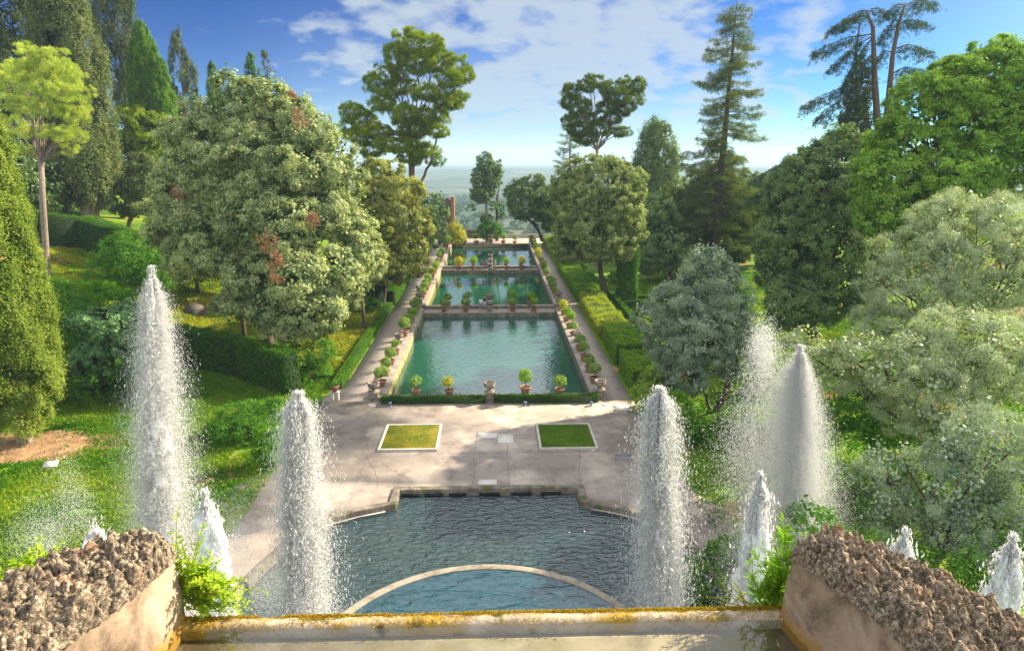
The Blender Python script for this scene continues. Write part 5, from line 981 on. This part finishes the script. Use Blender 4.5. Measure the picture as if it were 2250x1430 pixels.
row(XPL, [56.2, 59.2, 62.4, 65.9, 72.8, 75.9, 79.3, 82.8, 85.2], [0, 0, 3, 1, 3, 0, 4, 0, 0], 'on the near pool\'s left parapet', 1.0)
row(XPR, [56.6, 59.8, 63.1, 66.6, 72.6, 75.8, 79.2, 82.6, 85.0], [0, 0, 1, 1, 3, 4, 4, 2, 4], 'on the near pool\'s right parapet', 1.0)
row(XPL, [92.6, 95.6, 98.6, 101.5, 107.5, 110.5, 113.5, 116.6], [0, 0, 4, 0, 4, 2, 4, 4], 'on the middle pool\'s left parapet', 1.0)
row(XPR, [92.9, 95.9, 98.9, 101.7, 107.5, 110.5, 113.5, 116.6], [4, 4, 0, 3, 0, 0, 4, 0], 'on the middle pool\'s right parapet', 1.0)
row(XPL, [125, 128.6, 132.5, 141, 145, 149.5], [4, 0, 0, 4, 0, 0], 'on the farthest pool\'s left parapet', 1.08)
row(XPR, [125, 128.6, 132.5, 141, 145, 149.5], [4, 2, 4, 4, 0, 4], 'on the farthest pool\'s right parapet', 1.08)
for u, k, w in ((915, 0, 'far left'), (988, 2, 'just left of the middle urn'), (1154, 4, 'just right of the middle urn'), (1229, 0, 'far right')):
    p = pY(u, 868, 54.05); potted(p.x, 54.05, .36, k, f'{w} on the near pool front wall', 1.05)
mbp = MB(); p = pY(915, 868, 53.6); 
for (us, v, z, Y, w, kk, s) in (((976, 1023, 1127, 1173), 684, .04, 86.3, 'on the nearer edge of the nearest crosswalk', (0, 0, 0, 4), 1.05), ((985, 1028, 1124, 1164), 672, .45, 88.4, 'on the kerb behind the nearest crosswalk', (0, 0, 4, 4), 1.05),
                              ((1007, 1039, 1113, 1146), 592, .04, 119.4, 'on the nearer edge of the second crosswalk', (2, 4, 4, 2), 1.12), ((1006, 1040, 1111, 1144), 583, .45, 120.5, 'on the kerb behind the second crosswalk', (2, 4, 4, 2), 1.05), ((1021, 1047, 1106, 1131), 540, .02, 154.2, 'behind the farthest pool', (1, 4, 0, 1), 1.35)):
    for i, u in enumerate(us): q = pY(u, v, Y); potted(q.x, Y, z, kk[i], f'{ORD[i]} from left {w}', s)
q = pz(737, 880); t = empty('planter', (q.x, q.y, 0), 'terracotta planter with a dark plant on a forked stone stand at the left path', 'planter')
mb = MB(); mb.box(-.32, -.14, -.15, .15, 0, .7); mb.box(.14, .32, -.15, .15, 0, .7); mb.box(-.4, .4, -.22, .22, .7, .8); bevel(mb.obj('stand', M['stone_p'], t), .02)
mb = MB(); mb.lathe([(.22, .8), (.33, 1.2), (.40, 1.25), (.40, 1.32), (.34, 1.32), (.3, 1.25), (.01, 1.2)], 24); mb.obj('pot', M['terra'], t, True)
Lv = Leaves(); rng = np.random.default_rng(8); P, O = ell_blobs(rng, [(0, 0, 1.45, .38, .38, .22)], 20); blobs_to_leaves(Lv, rng, P, O, .1*np.ones(len(P)), 6, 7, .12, .5); Lv.obj('plant', M['shrub'], t)
for (u, v, lb) in ((1415, 862, 'terracotta bowl planter among the bushes left of the leaning olive'), (1500, 850, 'terracotta bowl planter under the leaning olive')):
    q = gp(u, v); t = empty('planter', q, lb, 'planter'); mb = MB(); mb.lathe([(.2, 0), (.25, .9), (.4, 1.3), (.5, 1.36), (.5, 1.45), (.43, 1.45), (.4, 1.35), (.01, 1.3)], 24); mb.obj('pot', M['terra'], t, True)
    Lv = Leaves(); P, O = ell_blobs(rng, [(0, 0, 1.6, .45, .45, .25)], 20); blobs_to_leaves(Lv, rng, P, O, .1*np.ones(len(P)), 6, 7, .12, .5); Lv.obj('plant', M['citrus'], t)
# small ground spotlights
lm = plain('lamp_blue_grey', (.10, .16, .28), .35, 0)
for (u, v, w) in ((857, 892, 'left'), (1154, 891, 'middle'), (1299, 891, 'right')):
    q = pz(u, v); t = empty('ground_spotlight', (q.x, q.y, 0), f'small blue-grey ground spotlight at the hedge foot, {w} one of three', 'lamp', 'ground spotlights')
    mb = MB(); mb.lathe([(.13, 0), (.13, .04), (.04, .05), (.04, .14)], 14); mb.obj('base', lm, t, True); mb = MB(); mb.lathe([(.02, .12), (.12, .15), (.15, .26), (.14, .33), (.11, .34), (.01, .32)], 16); mb.obj('lamp_head', lm, t, True)
# information panel on the lawn
q = gp(115, 1036); t = empty('information_panel', q, 'small white tilted information panel on the left lawn', 'sign', rz=.25)
mb = MB(); V = [(-.42, -.22, .42), (.42, -.22, .42), (.42, .22, .62), (-.42, .22, .62)]; mb.add(V+[(a, b, c-.03) for a, b, c in V], [(0, 1, 2, 3), (7, 6, 5, 4), (0, 4, 5, 1), (1, 5, 6, 2), (2, 6, 7, 3), (3, 7, 4, 0)]); mb.obj('panel', M['slab'], t)
mb = MB(); mb.tube([(0, 0, -.1), (0, 0, .5)], .03, 8); mb.obj('post', M['manhole'], t)
q = gp(25, 977); mb = MB(); rng = np.random.default_rng(9); limb(mb, q+Vector((-.9, 0, .05)), q+Vector((.9, .3, .05)), .05, .02, rng); tag(mb.obj('fallen_branch', M['bark_pale']), 'short fallen branch on the bare earth under the left cypress', 'branch')
# stone steps and posts far up the slope
q = at_Y(120, 100); q.z = hz(q.x, q.y); t = empty('garden_steps', q, 'pale stone steps climbing the slope behind the umbrella pine trunk', 'stairs')
mb = MB()
for i in range(9): mb.box(-1+i*.0, 3.2, i*.45, i*.45+.5, -.5, i*.22+.15)
bevel(mb.obj('step', M['stone_p'], t), .02); mb = MB(); mb.box(-1.8, -1.2, 0, .6, -.5, 2.0); mb.box(-1.9, -1.1, -.1, .7, 2.0, 2.15); bevel(mb.obj('pillar', M['brick'], t), .02)
# ------------------------------------------------------------------ far woodland and haze
def farwood():
    rng = np.random.default_rng(200); Lv = Leaves(); n = 3600
    y = rng.uniform(430, 1350, n)**1.0; x = rng.uniform(-.42, .62, n)*y; ok = (vnoise(x*.012, y*.008, seed=4) > .30); x, y = x[ok], y[ok]; n = len(x)
    # only where the valley flank is open to the view between the trees, plus a margin
    ok = (np.abs(x/y) < .30); x, y = x[ok], y[ok]; n = len(x); z = height(x, y); r = rng.uniform(2.0, 4.6, n)*(.8+y/1600)
    d = unit(rng.normal(size=(n, 46, 3))); d[..., 2] = np.abs(d[..., 2]); P = np.stack([x, y, z], -1)[:, None]+d*r[:, None, None]*rng.uniform(.7, 1.05, (n, 46, 1))*[1, 1, 1.0]
    nr = unit(d+rng.normal(size=d.shape)*.5); L = (r*.75)[:, None]*rng.uniform(.6, 1.2, (n, 46)); V, Q = leaf_quads(P.reshape(-1, 3), nr.reshape(-1, 3), rng.normal(size=(n*46, 3)), L.ravel(), L.ravel()*.8)
    t = np.repeat(rng.random(n)*.7, 46)+rng.random(n*46)*.3; Lv.add(V, Q, t)
    o = Lv.obj('far_woodland', leafmat('far_wood_leaves', (.02, .065, .03), (.12, .18, .07), .2), None); tag(o, 'olive groves and woods on the far valley side', 'woodland', kind='stuff')
farwood()
def haze():
    mb = MB(); mb.box(-5200, 5200, -40, 6200, -110, 58); m, N, L, out = newmat('haze_air'); v = N.new('ShaderNodeVolumePrincipled')
    v.inputs['Color'].default_value = (.56, .78, 1, 1); v.inputs['Density'].default_value = .00019; v.inputs['Anisotropy'].default_value = .1; L.new(v.outputs[0], out.inputs['Volume']); tag(mb.obj('haze', m), 'pale blue summer haze over the valley', 'haze', kind='stuff')
haze()
# ------------------------------------------------------------------ fountain jets
def watermist(name, tr=.45):
    m, N, L, out = newmat(name); at = N.new('ShaderNodeAttribute'); at.attribute_name = 'tint'
    mx = N.new('ShaderNodeMix'); mx.data_type = 'RGBA'; L.new(at.outputs['Fac'], mx.inputs['Factor']); mx.inputs['A'].default_value = (.93, .94, .95, 1); mx.inputs['B'].default_value = (.98, .98, .98, 1)
    d = N.new('ShaderNodeBsdfDiffuse'); t = N.new('ShaderNodeBsdfTranslucent'); L.new(mx.outputs['Result'], d.inputs[0]); L.new(mx.outputs['Result'], t.inputs[0]); ms = N.new('ShaderNodeMixShader'); ms.inputs[0].default_value = tr
    L.new(d.outputs[0], ms.inputs[1]); L.new(t.outputs[0], ms.inputs[2]); g = N.new('ShaderNodeBsdfGlossy'); g.inputs['Roughness'].default_value = .25; m2 = N.new('ShaderNodeMixShader'); m2.inputs[0].default_value = .12; L.new(ms.outputs[0], m2.inputs[1]); L.new(g.outputs[0], m2.inputs[2])
    L.new(m2.outputs[0], out.inputs[0]); return m
M['drop'] = watermist('water_drops', .65); M['foam'] = watermist('foaming_water', .3)
def drops(rng, P, vel, size, asp):
    """each droplet a stretched four-sided splinter of water"""
    n = len(P); a = unit(vel); b = unit(np.cross(a, rng.normal(size=(n, 3)))); c = np.cross(a, b); L = (size*asp)[:, None]; w = size[:, None]*.5
    V = np.stack([P+a*L*.5, P-a*L*.5, P+b*w, P-b*.5*w+c*.87*w, P-b*.5*w-c*.87*w], 1).reshape(-1, 3); i = np.arange(n)*5
    T = np.concatenate([np.stack([i, i+2, i+3], -1), np.stack([i, i+3, i+4], -1), np.stack([i, i+4, i+2], -1), np.stack([i+1, i+3, i+2], -1), np.stack([i+1, i+4, i+3], -1), np.stack([i+1, i+2, i+4], -1)])
    return V, T
def jet(label, u, v_top, Y, zb, prof, n, seed, spread=.5, size=(.014, .05), lean=0., corew=.55, haze_n=0, asp=(2.5, 9), side=0., drift=0.):
    """prof: (height fraction from the top, half-width in m) of the dense column"""
    rng = np.random.default_rng(seed); top = pY(u, v_top, Y); H = top.z-zb; base = Vector((top.x, Y, zb)); t = empty('water_jet', base, label, 'fountain jet', 'fountain jets')
    f, w = zip(*prof)
    # core: noisy column of foaming water
    nz, na = 200, 40; q = np.linspace(0, 1, nz)[:, None]; a = np.linspace(0, 2*np.pi, na, endpoint=False)[None]; r = np.interp(q, f, w)*corew
    X = np.cos(a)*np.ones_like(q); Yy = np.sin(a)*np.ones_like(q); dsp = fbm(X*2.2+seed, Yy*2.2, q*H*1.4, seed=seed)*1.5+fbm(X*5, Yy*5, q*H*5, seed=seed+3)*.7-.15
    rr = r*np.clip(dsp, .15, 2); V = np.stack([rr*np.cos(a)+drift*q, rr*np.sin(a), (1-q)*H*.985*np.ones_like(a)], -1); ii = np.arange(nz*na).reshape(nz, na); jj = np.roll(ii, -1, 1)
    Qd = np.stack([ii[:-1], jj[:-1], jj[1:], ii[1:]], -1).reshape(-1, 4)
    np_obj('water_column', V.reshape(-1, 3), [Qd[:, ::-1]], M['foam'], t, rng.random(len(Qd)), True)
    # dense drops, then falling spray further out
    k = n; s = 1-rng.random(k)**.75*1.0; s = np.clip(s, 0.0, 1); s[:k//60] = rng.uniform(-.03, .05, k//60)
    ww = np.interp(s, f, w); g = np.abs(rng.normal(size=k))**.9*.50; g = np.where(rng.random(k) < spread*.4, g*1.7, g); th = rng.uniform(0, 6.283, k)
    streak = fbm(np.cos(th)*2.5, np.sin(th)*2.5, s*5, seed=seed+9); ok = streak > .30+.25*(g > .5)*rng.random(k)
    P = np.stack([drift*s+np.cos(th)*ww*g+side*s*ww*(g > .8)*rng.random(k), np.sin(th)*ww*g, (1-s)*H], -1)[ok]; g = g[ok]; s = s[ok]; k = len(P)
    sz = rng.uniform(0, 1, k)**3.2*(size[1]-size[0])+size[0]; vel = np.stack([P[:, 0]*.12, P[:, 1]*.12, -.4-2*s], -1)+rng.normal(size=(k, 3))*.12
    V, T = drops(rng, P, vel, sz, rng.uniform(*asp, k)); np_obj('spray', V, [T], M['drop'], t, rng.random(len(T)))
    if haze_n:
        k = haze_n; s = 1-rng.random(k)**1.3*.95; ww = np.interp(s, f, w); th = rng.uniform(0, 6.283, k); g = rng.uniform(.6, 1.9, k)*(.6+.6*rng.random(k))
        P = np.stack([drift*s+np.cos(th)*ww*g+side*ww*rng.random(k), np.sin(th)*ww*g, (1-s)*H+rng.normal(size=k)*.1], -1); V, T = drops(rng, P, rng.normal(size=(k, 3))*.4-[0, 0, 1], rng.uniform(.006, .016, k), rng.uniform(1.2, 3, k)); np_obj('mist', V, [T], M['drop'], t, rng.random(len(T)))
    return t
jet('tall left fountain jet rising in front of the lawn, narrow pointed top', 333, 612, 22.5, 2.3, [(0, .12), (.04, .30), (.2, .55), (.45, .82), (.7, 1.0), (1, 1.15)], 480000, 1, .4, (.007, .024), haze_n=90000, side=.25, corew=.5, drift=-1.25)
jet('inner left fountain jet, blunt foaming head beside the plaza', 655, 880, 20.5, 2.3, [(0, .22), (.03, .42), (.12, .58), (.4, .80), (.8, 1.0), (1, 1.1)], 360000, 2, .4, (.007, .028), haze_n=20000, corew=.46, drift=-.45)
jet('inner right fountain jet, blunt foaming head beside the plaza bush', 1452, 870, 20.5, 2.3, [(0, .20), (.03, .40), (.12, .55), (.4, .76), (.8, .95), (1, 1.05)], 360000, 3, .4, (.007, .028), haze_n=20000, corew=.46, drift=.45)
jet('tall misty right fountain jet in front of the olives', 1757, 775, 24.0, 2.3, [(0, .14), (.05, .26), (.2, .60), (.45, 1.0), (.7, 1.3), (1, 1.5)], 520000, 4, .9, (.006, .015), haze_n=240000, corew=.34, side=-.5, drift=.9)
jet('short right fountain jet beside the tuft of weeds', 1670, 1062, 15.5, 2.3, [(0, .08), (.04, .24), (.2, .42), (.6, .66), (1, .8)], 60000, 5, .3, (.012, .04), haze_n=5000, corew=.8, drift=.2)
jet('short left foam jet behind the leafy wall plant', 452, 1102, 14.0, 2.3, [(0, .14), (.03, .24), (.15, .34), (.6, .5), (1, .6)], 50000, 6, .2, (.010, .03), corew=.95)
jet('low foam jet just showing above the left wall crown', 208, 1163, 14.0, 2.3, [(0, .2), (.03, .30), (.15, .36), (.6, .42), (1, .5)], 16000, 7, .2, (.010, .03), corew=.95)
jet('low foam jet just showing above the right wall crown', 1988, 1186, 13.5, 2.3, [(0, .14), (.04, .28), (.2, .42), (.6, .5), (1, .6)], 45000, 8, .3, (.010, .034), corew=.9)
jet('foam jet cut by the right edge of the photo', 2222, 1203, 12.0, 2.3, [(0, .14), (.04, .26), (.15, .42), (.5, .6), (1, .7)], 60000, 9, .4, (.010, .034), corew=.85)
def spraycloud(label, pts, n, seed, size=(.006, .016)):
    rng = np.random.default_rng(seed); b = pY(*pts[0][:3]); t = empty('spray_cloud', b, label, 'water spray', 'clouds of fine spray'); P = []
    for (u, v, Y, ru, rv) in pts:
        c = pY(u, v, Y); m = Y/F; k = n//len(pts); P.append(np.stack([c.x+rng.normal(size=k)*ru*m*.5, Y+rng.normal(size=k)*.4, c.z+rng.normal(size=k)*rv*m*.5], -1))
    P = np.concatenate(P)-np.array(b); V, T = drops(rng, P, rng.normal(size=P.shape)*.3+[.1, 0, 1], rng.uniform(*size, len(P)), rng.uniform(1.5, 3.5, len(P))); np_obj('drops', V, [T], M['drop'], t, rng.random(len(T)))
spraycloud('thin fan of spray rising left of the tall left jet', [(150, 1080, 19, 40, 110), (175, 1130, 19, 35, 80), (95, 1150, 19, 50, 80), (60, 1190, 19, 60, 70), (110, 1190, 19, 30, 60)], 9000, 11)
spraycloud('bluish veil of mist between the weeds and the inner left jet', [(550, 1250, 19, 60, 110), (520, 1180, 19, 40, 80), (580, 1290, 19, 50, 80)], 26000, 12, (.004, .011))
spraycloud('golden backlit spray tossed up left of the tall right jet', [(1675, 770, 24.5, 28, 70), (1690, 850, 24.5, 70, 90), (1650, 950, 24.5, 80, 110), (1640, 1030, 24.5, 90, 120)], 26000, 13, (.010, .024))
# ------------------------------------------------------------------ people
SK = [plain('skin_tone', (.48, .28, .19), .6, 0), plain('hair_dark', (.03, .02, .015), .6, 0)]
def skin_obj(name, verts, edges, radii, mat, parent, root=0, sub=2):
    me = bpy.data.meshes.new(name); me.from_pydata([tuple(v) for v in verts], edges, []); o = link(bpy.data.objects.new(name, me), parent)
    o.modifiers.new('skin', 'SKIN'); sd = me.skin_vertices[0].data
    for i, r in enumerate(radii): sd[i].radius = (r, r) if not hasattr(r, '__len__') else r; sd[i].use_root = (i == root)
    s = o.modifiers.new('sub', 'SUBSURF'); s.levels = sub; s.render_levels = sub; me.materials.append(mat); return o
CM = {}
def cloth(c):
    if c not in CM: CM[c] = plain('cloth', c, .85, 0)
    return CM[c]
def person(x, y, z, rz, top, legs, label, stride=.0, shorts=False, arms='down', h=1.0, dress=False, long_hair=False):
    t = empty('person', (x, y, z), label, 'person', 'people strolling round the pools', rz); t.scale = (h, h, h); s = stride
    # joints: front is -Y locally
    J = {'pel': (0, 0, .95), 'sp': (0, .01, 1.12), 'ch': (0, .01, 1.32), 'nk': (0, .01, 1.48), 'hd': (0, -.01, 1.60), 'ht': (0, 0, 1.70),
         'hl': (.10, 0, .90), 'kl': (.11, -.05-s*.5, .50), 'al': (.11, .04-s, .09), 'tl': (.12, -.12-s, .03), 'hr': (-.10, 0, .90), 'kr': (-.11, -.04+s*.3, .50), 'ar': (-.11, .04+s, .09+abs(s)*.1), 'tr': (-.12, -.12+s, .03),
         'sl': (.19, .01, 1.41), 'sr': (-.19, .01, 1.41)}
    if arms == 'down': J.update(el=(.25, .03, 1.14), wl=(.25, -.05, .90), er=(-.25, .03, 1.14), wr=(-.25, -.05, .90))
    else: J.update(el=(.25, -.12, 1.20), wl=(.12, -.30, 1.38), er=(-.25, -.12, 1.20), wr=(-.10, -.30, 1.40))
    names = list(J); V = [J[k] for k in names]; ix = {k: i for i, k in enumerate(names)}
    rad = dict(pel=.135, sp=.12, ch=.14, nk=.055, hd=.095, ht=.075, hl=.085, kl=.058, al=.042, tl=.035, hr=.085, kr=.058, ar=.042, tr=.035, sl=.06, sr=.06, el=.042, wl=.028, er=.042, wr=.028)
    E = [('pel', 'sp'), ('sp', 'ch'), ('ch', 'nk'), ('nk', 'hd'), ('hd', 'ht'), ('pel', 'hl'), ('hl', 'kl'), ('kl', 'al'), ('al', 'tl'), ('pel', 'hr'), ('hr', 'kr'), ('kr', 'ar'), ('ar', 'tr'), ('ch', 'sl'), ('sl', 'el'), ('el', 'wl'), ('ch', 'sr'), ('sr', 'er'), ('er', 'wr')]
    Ed = [(ix[a], ix[b]) for a, b in E]; Rd = [rad[k] for k in names]
    for sd in 'lr':                                # palm, four fingers and a thumb
        w = Vector(J['w'+sd]); e = Vector(J['e'+sd]); d = (w-e).normalized(); wi = ix['w'+sd]; V.append(tuple(w+d*.07)); Rd.append(.026); pi = len(V)-1; Ed.append((wi, pi)); sx = Vector((1, 0, 0)) if abs(d.x) < .8 else Vector((0, 1, 0)); ac = d.cross(sx).normalized()
        for k in range(4): V.append(tuple(w+d*(.115+.015*(1-abs(k-1.3)))+ac*(k-1.5)*.02+sx*.01)); Rd.append(.0085); Ed.append((pi, len(V)-1))
        V.append(tuple(w+d*.06+ac*-.05)); Rd.append(.0095); Ed.append((wi, len(V)-1))
    V.append((0, -.115, 1.60)); Rd.append(.014); Ed.append((ix['hd'], len(V)-1))
    skin_obj('body', V, Ed, Rd, SK[0], t)
    tv = ['pel', 'sp', 'ch', 'sl', 'sr']; a1 = Vector(J['sl']).lerp(Vector(J['el']), .75); a2 = Vector(J['sr']).lerp(Vector(J['er']), .75)
    skin_obj('shirt', [(0, 0, .93), J['sp'], J['ch'], (0, .01, 1.44), J['sl'], tuple(a1), J['sr'], tuple(a2)], [(0, 1), (1, 2), (2, 3), (2, 4), (4, 5), (2, 6), (6, 7)], [.155, .145, .158, .075, .075, .058, .075, .058], top, t)
    if dress: skin_obj('skirt', [(0, 0, 1.0), (0, 0, .8), (0, 0, .52)], [(0, 1), (1, 2)], [.14, .19, .23], legs, t)
    else:
        f = .85 if shorts else 1.; kl = Vector(J['hl']).lerp(Vector(J['kl']), f); kr = Vector(J['hr']).lerp(Vector(J['kr']), f); vs = [(0, 0, .97), J['hl'], tuple(kl), J['hr'], tuple(kr)]; ed = [(0, 1), (1, 2), (0, 3), (3, 4)]; rd = [.150, .105, .078, .105, .078]
        if not shorts: vs += [tuple(Vector(J['al'])+Vector((0, 0, .02))), tuple(Vector(J['ar'])+Vector((0, 0, .02)))]; ed += [(2, 5), (4, 6)]; rd += [.06, .06]
        skin_obj('shorts' if shorts else 'trousers', vs, ed, rd, legs, t)
    hv = [(0, .02, 1.63), (0, .02, 1.715)]; he = [(0, 1)]; hr_ = [.098, .072]
    if long_hair: hv.append((0, .07, 1.44)); he.append((0, 2)); hr_.append(.06)
    skin_obj('hair', hv, he, hr_, SK[1], t); mb = MB()
    for sd in 'lr': q = Vector(J['t'+sd]); mb.box(q.x-.045, q.x+.045, q.y-.04, q.y+.22, 0, .075)
    bevel(mb.obj('shoe', cloth((.08, .07, .07)), t), .02); return t
W_, NV, BL, PK, TE, BK = cloth((.75, .75, .78)), cloth((.025, .03, .06)), cloth((.16, .28, .50)), cloth((.60, .08, .16)), cloth((.10, .22, .26)), cloth((.02, .02, .025))
def put(u, v, z, *a, Y=None, **k):
    q = pz(u, v, z); person(q.x, q.y if Y is None else Y, z, *a, **k)
put(1057, 683.5, .04, 3.1, W_, BL, 'man in a white shirt and blue shorts standing on the nearest crosswalk', shorts=True, h=1.04)
put(1065, 678, .04, 2.7, BK, W_, 'person in a black top and white shorts beside the nearest crosswalk urn', shorts=True, arms='up', Y=87.6, h=1.06)
put(918, 644, 0, 3.0, W_, NV, 'walker in a white top and dark trousers, leftmost of three on the left path', stride=.14)
put(924.5, 650, 0, 3.2, W_, NV, 'walker in a white shirt nearest the camera among three on the left path', stride=-.12, h=1.03)
put(932, 639, 0, 3.1, cloth((.55, .52, .55)), NV, 'dark-haired walker in grey beside the parapet on the left path', stride=.1, long_hair=True)
put(967, 551, 0, 3.1, W_, cloth((.5, .5, .55)), 'person in white with a bag far up the left path, left of a pair', shorts=True, h=1.0)
put(976, 549, 0, 3.2, W_, NV, 'person in white shirt and dark trousers, right of a pair far up the left path', h=1.08)
put(1062.5, 590, .04, 3.1, PK, PK, 'woman in a pink dress on the second crosswalk', Y=119.7, dress=True, long_hair=True)
put(1069, 590, .04, 3.0, TE, TE, 'person in a blue-green outfit beside the second crosswalk urns', Y=119.8, h=1.06)
put(1088, 590, .04, 2.9, cloth((.45, .40, .55)), cloth((.45, .30, .28)), 'person in a pale striped top on the second crosswalk, right of the urns', Y=119.7, arms='up', shorts=True)
# ------------------------------------------------------------------ plants growing on the foreground walls
def weed(name, label, base, stems, seed, mat, leaf=.045, asp=.45, droop=.3, density=60):
    """stems: (tip offset vector) list; leaves alternate along every stem"""
    rng = np.random.default_rng(seed); base = Vector(base); t = empty(name, base, label, 'plant'); mb = MB(); Lv = Leaves()
    for (o, tip, n_, ls) in stems:
        a = Vector(o); b = Vector(tip); d = b-a; sd = Vector((rng.normal(), rng.normal(), rng.normal()))*d.length*.06; pts = [a+d*q+sd*math.sin(q*3)+Vector((0, 0, -droop*.15*d.length*q*q)) for q in np.linspace(0, 1, 7)]
        mb.tube(pts, [.0035*(1-.7*q) for q in np.linspace(0, 1, 7)], 5); seg = np.array([tuple(p) for p in pts])
        s = rng.uniform(.12, 1, n_); P = np.stack([np.interp(s*6, np.arange(7), seg[:, k]) for k in range(3)], -1); dd = unit(np.array(tuple(d))); r = rng.normal(size=(n_, 3)); r -= dd*np.sum(r*dd, -1, keepdims=True); r = unit(r); out = unit(r*.9+dd*.55)
        L = leaf*ls*rng.uniform(.5, 1.2, n_)*(1.15-.6*s); nr = unit(np.cross(out, np.cross(dd+rng.normal(size=(n_, 3))*.2, out))+[0, 0, .4]); nr = unit(nr-out*np.sum(nr*out, -1, keepdims=True))
        b_ = np.cross(nr, out); Lc = L[:, None]; w = Lc*asp*.5     # pointed leaf folded along its midrib
        V = np.stack([P, P+out*Lc*.4+b_*w-nr*Lc*.05, P+out*Lc, P+out*Lc*.4-b_*w-nr*Lc*.05], 1).reshape(-1, 3); i = np.arange(n_)*4; Qt = np.stack([i, i+1, i+2, i+3], -1)
        Lv.add(V, Qt, .2+.35*rng.random()+.45*rng.random(n_))
    Lv.obj('leaves', mat, t); mb.obj('stem', plain('green_stem', (.20, .22, .05), .7, 0), t); return t
M['weed2'] = leafmat('bright_weed_leaves', (.06, .22, .01), (.28, .46, .04), .45)
def stems_fan(rng, n, base_r, tips, nl, ls=1.): return [((rng.normal()*base_r, rng.normal()*base_r*.5, rng.normal()*base_r), tuple(np.array(tips[i % len(tips)])+rng.normal(size=3)*.035), nl, ls) for i in range(n)]
rng = np.random.default_rng(31)
B = pY(415, 1300, 3.42)
def tips(lst, Y0, Bp): return [tuple(pY(u, v, Y)-Bp) for (u, v, Y) in lst]
T1 = tips([(395, 1105, 3.45), (310, 1140, 3.5), (450, 1150, 3.4), (375, 1150, 3.5), (430, 1210, 3.4), (350, 1180, 3.4), (470, 1200, 3.4), (500, 1230, 3.45), (400, 1180, 3.5)], 0, B)
S1 = [((rng.normal()*.03, rng.normal()*.02, rng.uniform(-.05, .12)), tp, 34, .85) for tp in T1 for _ in (0, 1)]
S1 = [(a, tuple(np.array(b)*(1 if i % 2 == 0 else .8)+rng.normal(size=3)*.012), n_, l) for i, (a, b, n_, l) in enumerate(S1)]
T2 = tips([(520, 1270, 3.4), (540, 1310, 3.42), (500, 1325, 3.42), (450, 1330, 3.38), (480, 1250, 3.4), (440, 1240, 3.35), (530, 1330, 3.45), (460, 1280, 3.3), (420, 1270, 3.35), (490, 1290, 3.3)], 0, B)
S1 += stems_fan(rng, 60, .05, T2, 34, .9)
weed('wall_plant', 'bright yellow-green leafy wall plant spilling over the left end of the basin lip', B, S1, 41, M['weed'], .052)
B = pY(1700, 1320, 3.42)
T1 = tips([(1722, 1130, 3.4), (1745, 1150, 3.42), (1700, 1170, 3.4)], 0, B)
S2 = [((.0, 0, -.02), tuple(T1[0]), 110, 1.7), ((.01, 0, -.02), tuple(np.array(T1[0])*.82+[.01, 0, 0]), 70, 1.5)]
T2 = tips([(1690, 1190, 3.4), (1665, 1230, 3.42), (1680, 1290, 3.4), (1650, 1300, 3.45), (1720, 1260, 3.38), (1740, 1240, 3.4), (1700, 1250, 3.38), (1760, 1180, 3.42), (1640, 1325, 3.45), (1725, 1300, 3.36)], 0, B)
S2 += stems_fan(rng, 34, .04, T2, 34, 1.1)
weed('wall_plant', 'tall green weed with narrow leaves growing at the right end of the basin lip', B, S2, 42, M['weed2'], .06, .26)
B = pY(1640, 1330, 3.43); T3 = tips([(1588, 1260, 3.45), (1600, 1310, 3.45), (1620, 1300, 3.44), (1570, 1325, 3.45)], 0, B)
weed('yellow_weed', 'small yellow-flowered weed on the right part of the lip', B, stems_fan(rng, 14, .03, T3, 18, .5), 43, M['citrus_y'], .04, .3)
B = pY(40, 1275, 3.5); T4 = tips([(70, 1195, 3.5), (120, 1190, 3.6), (20, 1240, 3.4), (60, 1240, 3.5), (90, 1230, 3.55), (0, 1260, 3.4)], 0, B)
weed('wall_plant', 'small pale green plant peeping over the outer side of the left wall', B, stems_fan(rng, 16, .05, T4, 26, 1.), 44, M['weed'], .05)
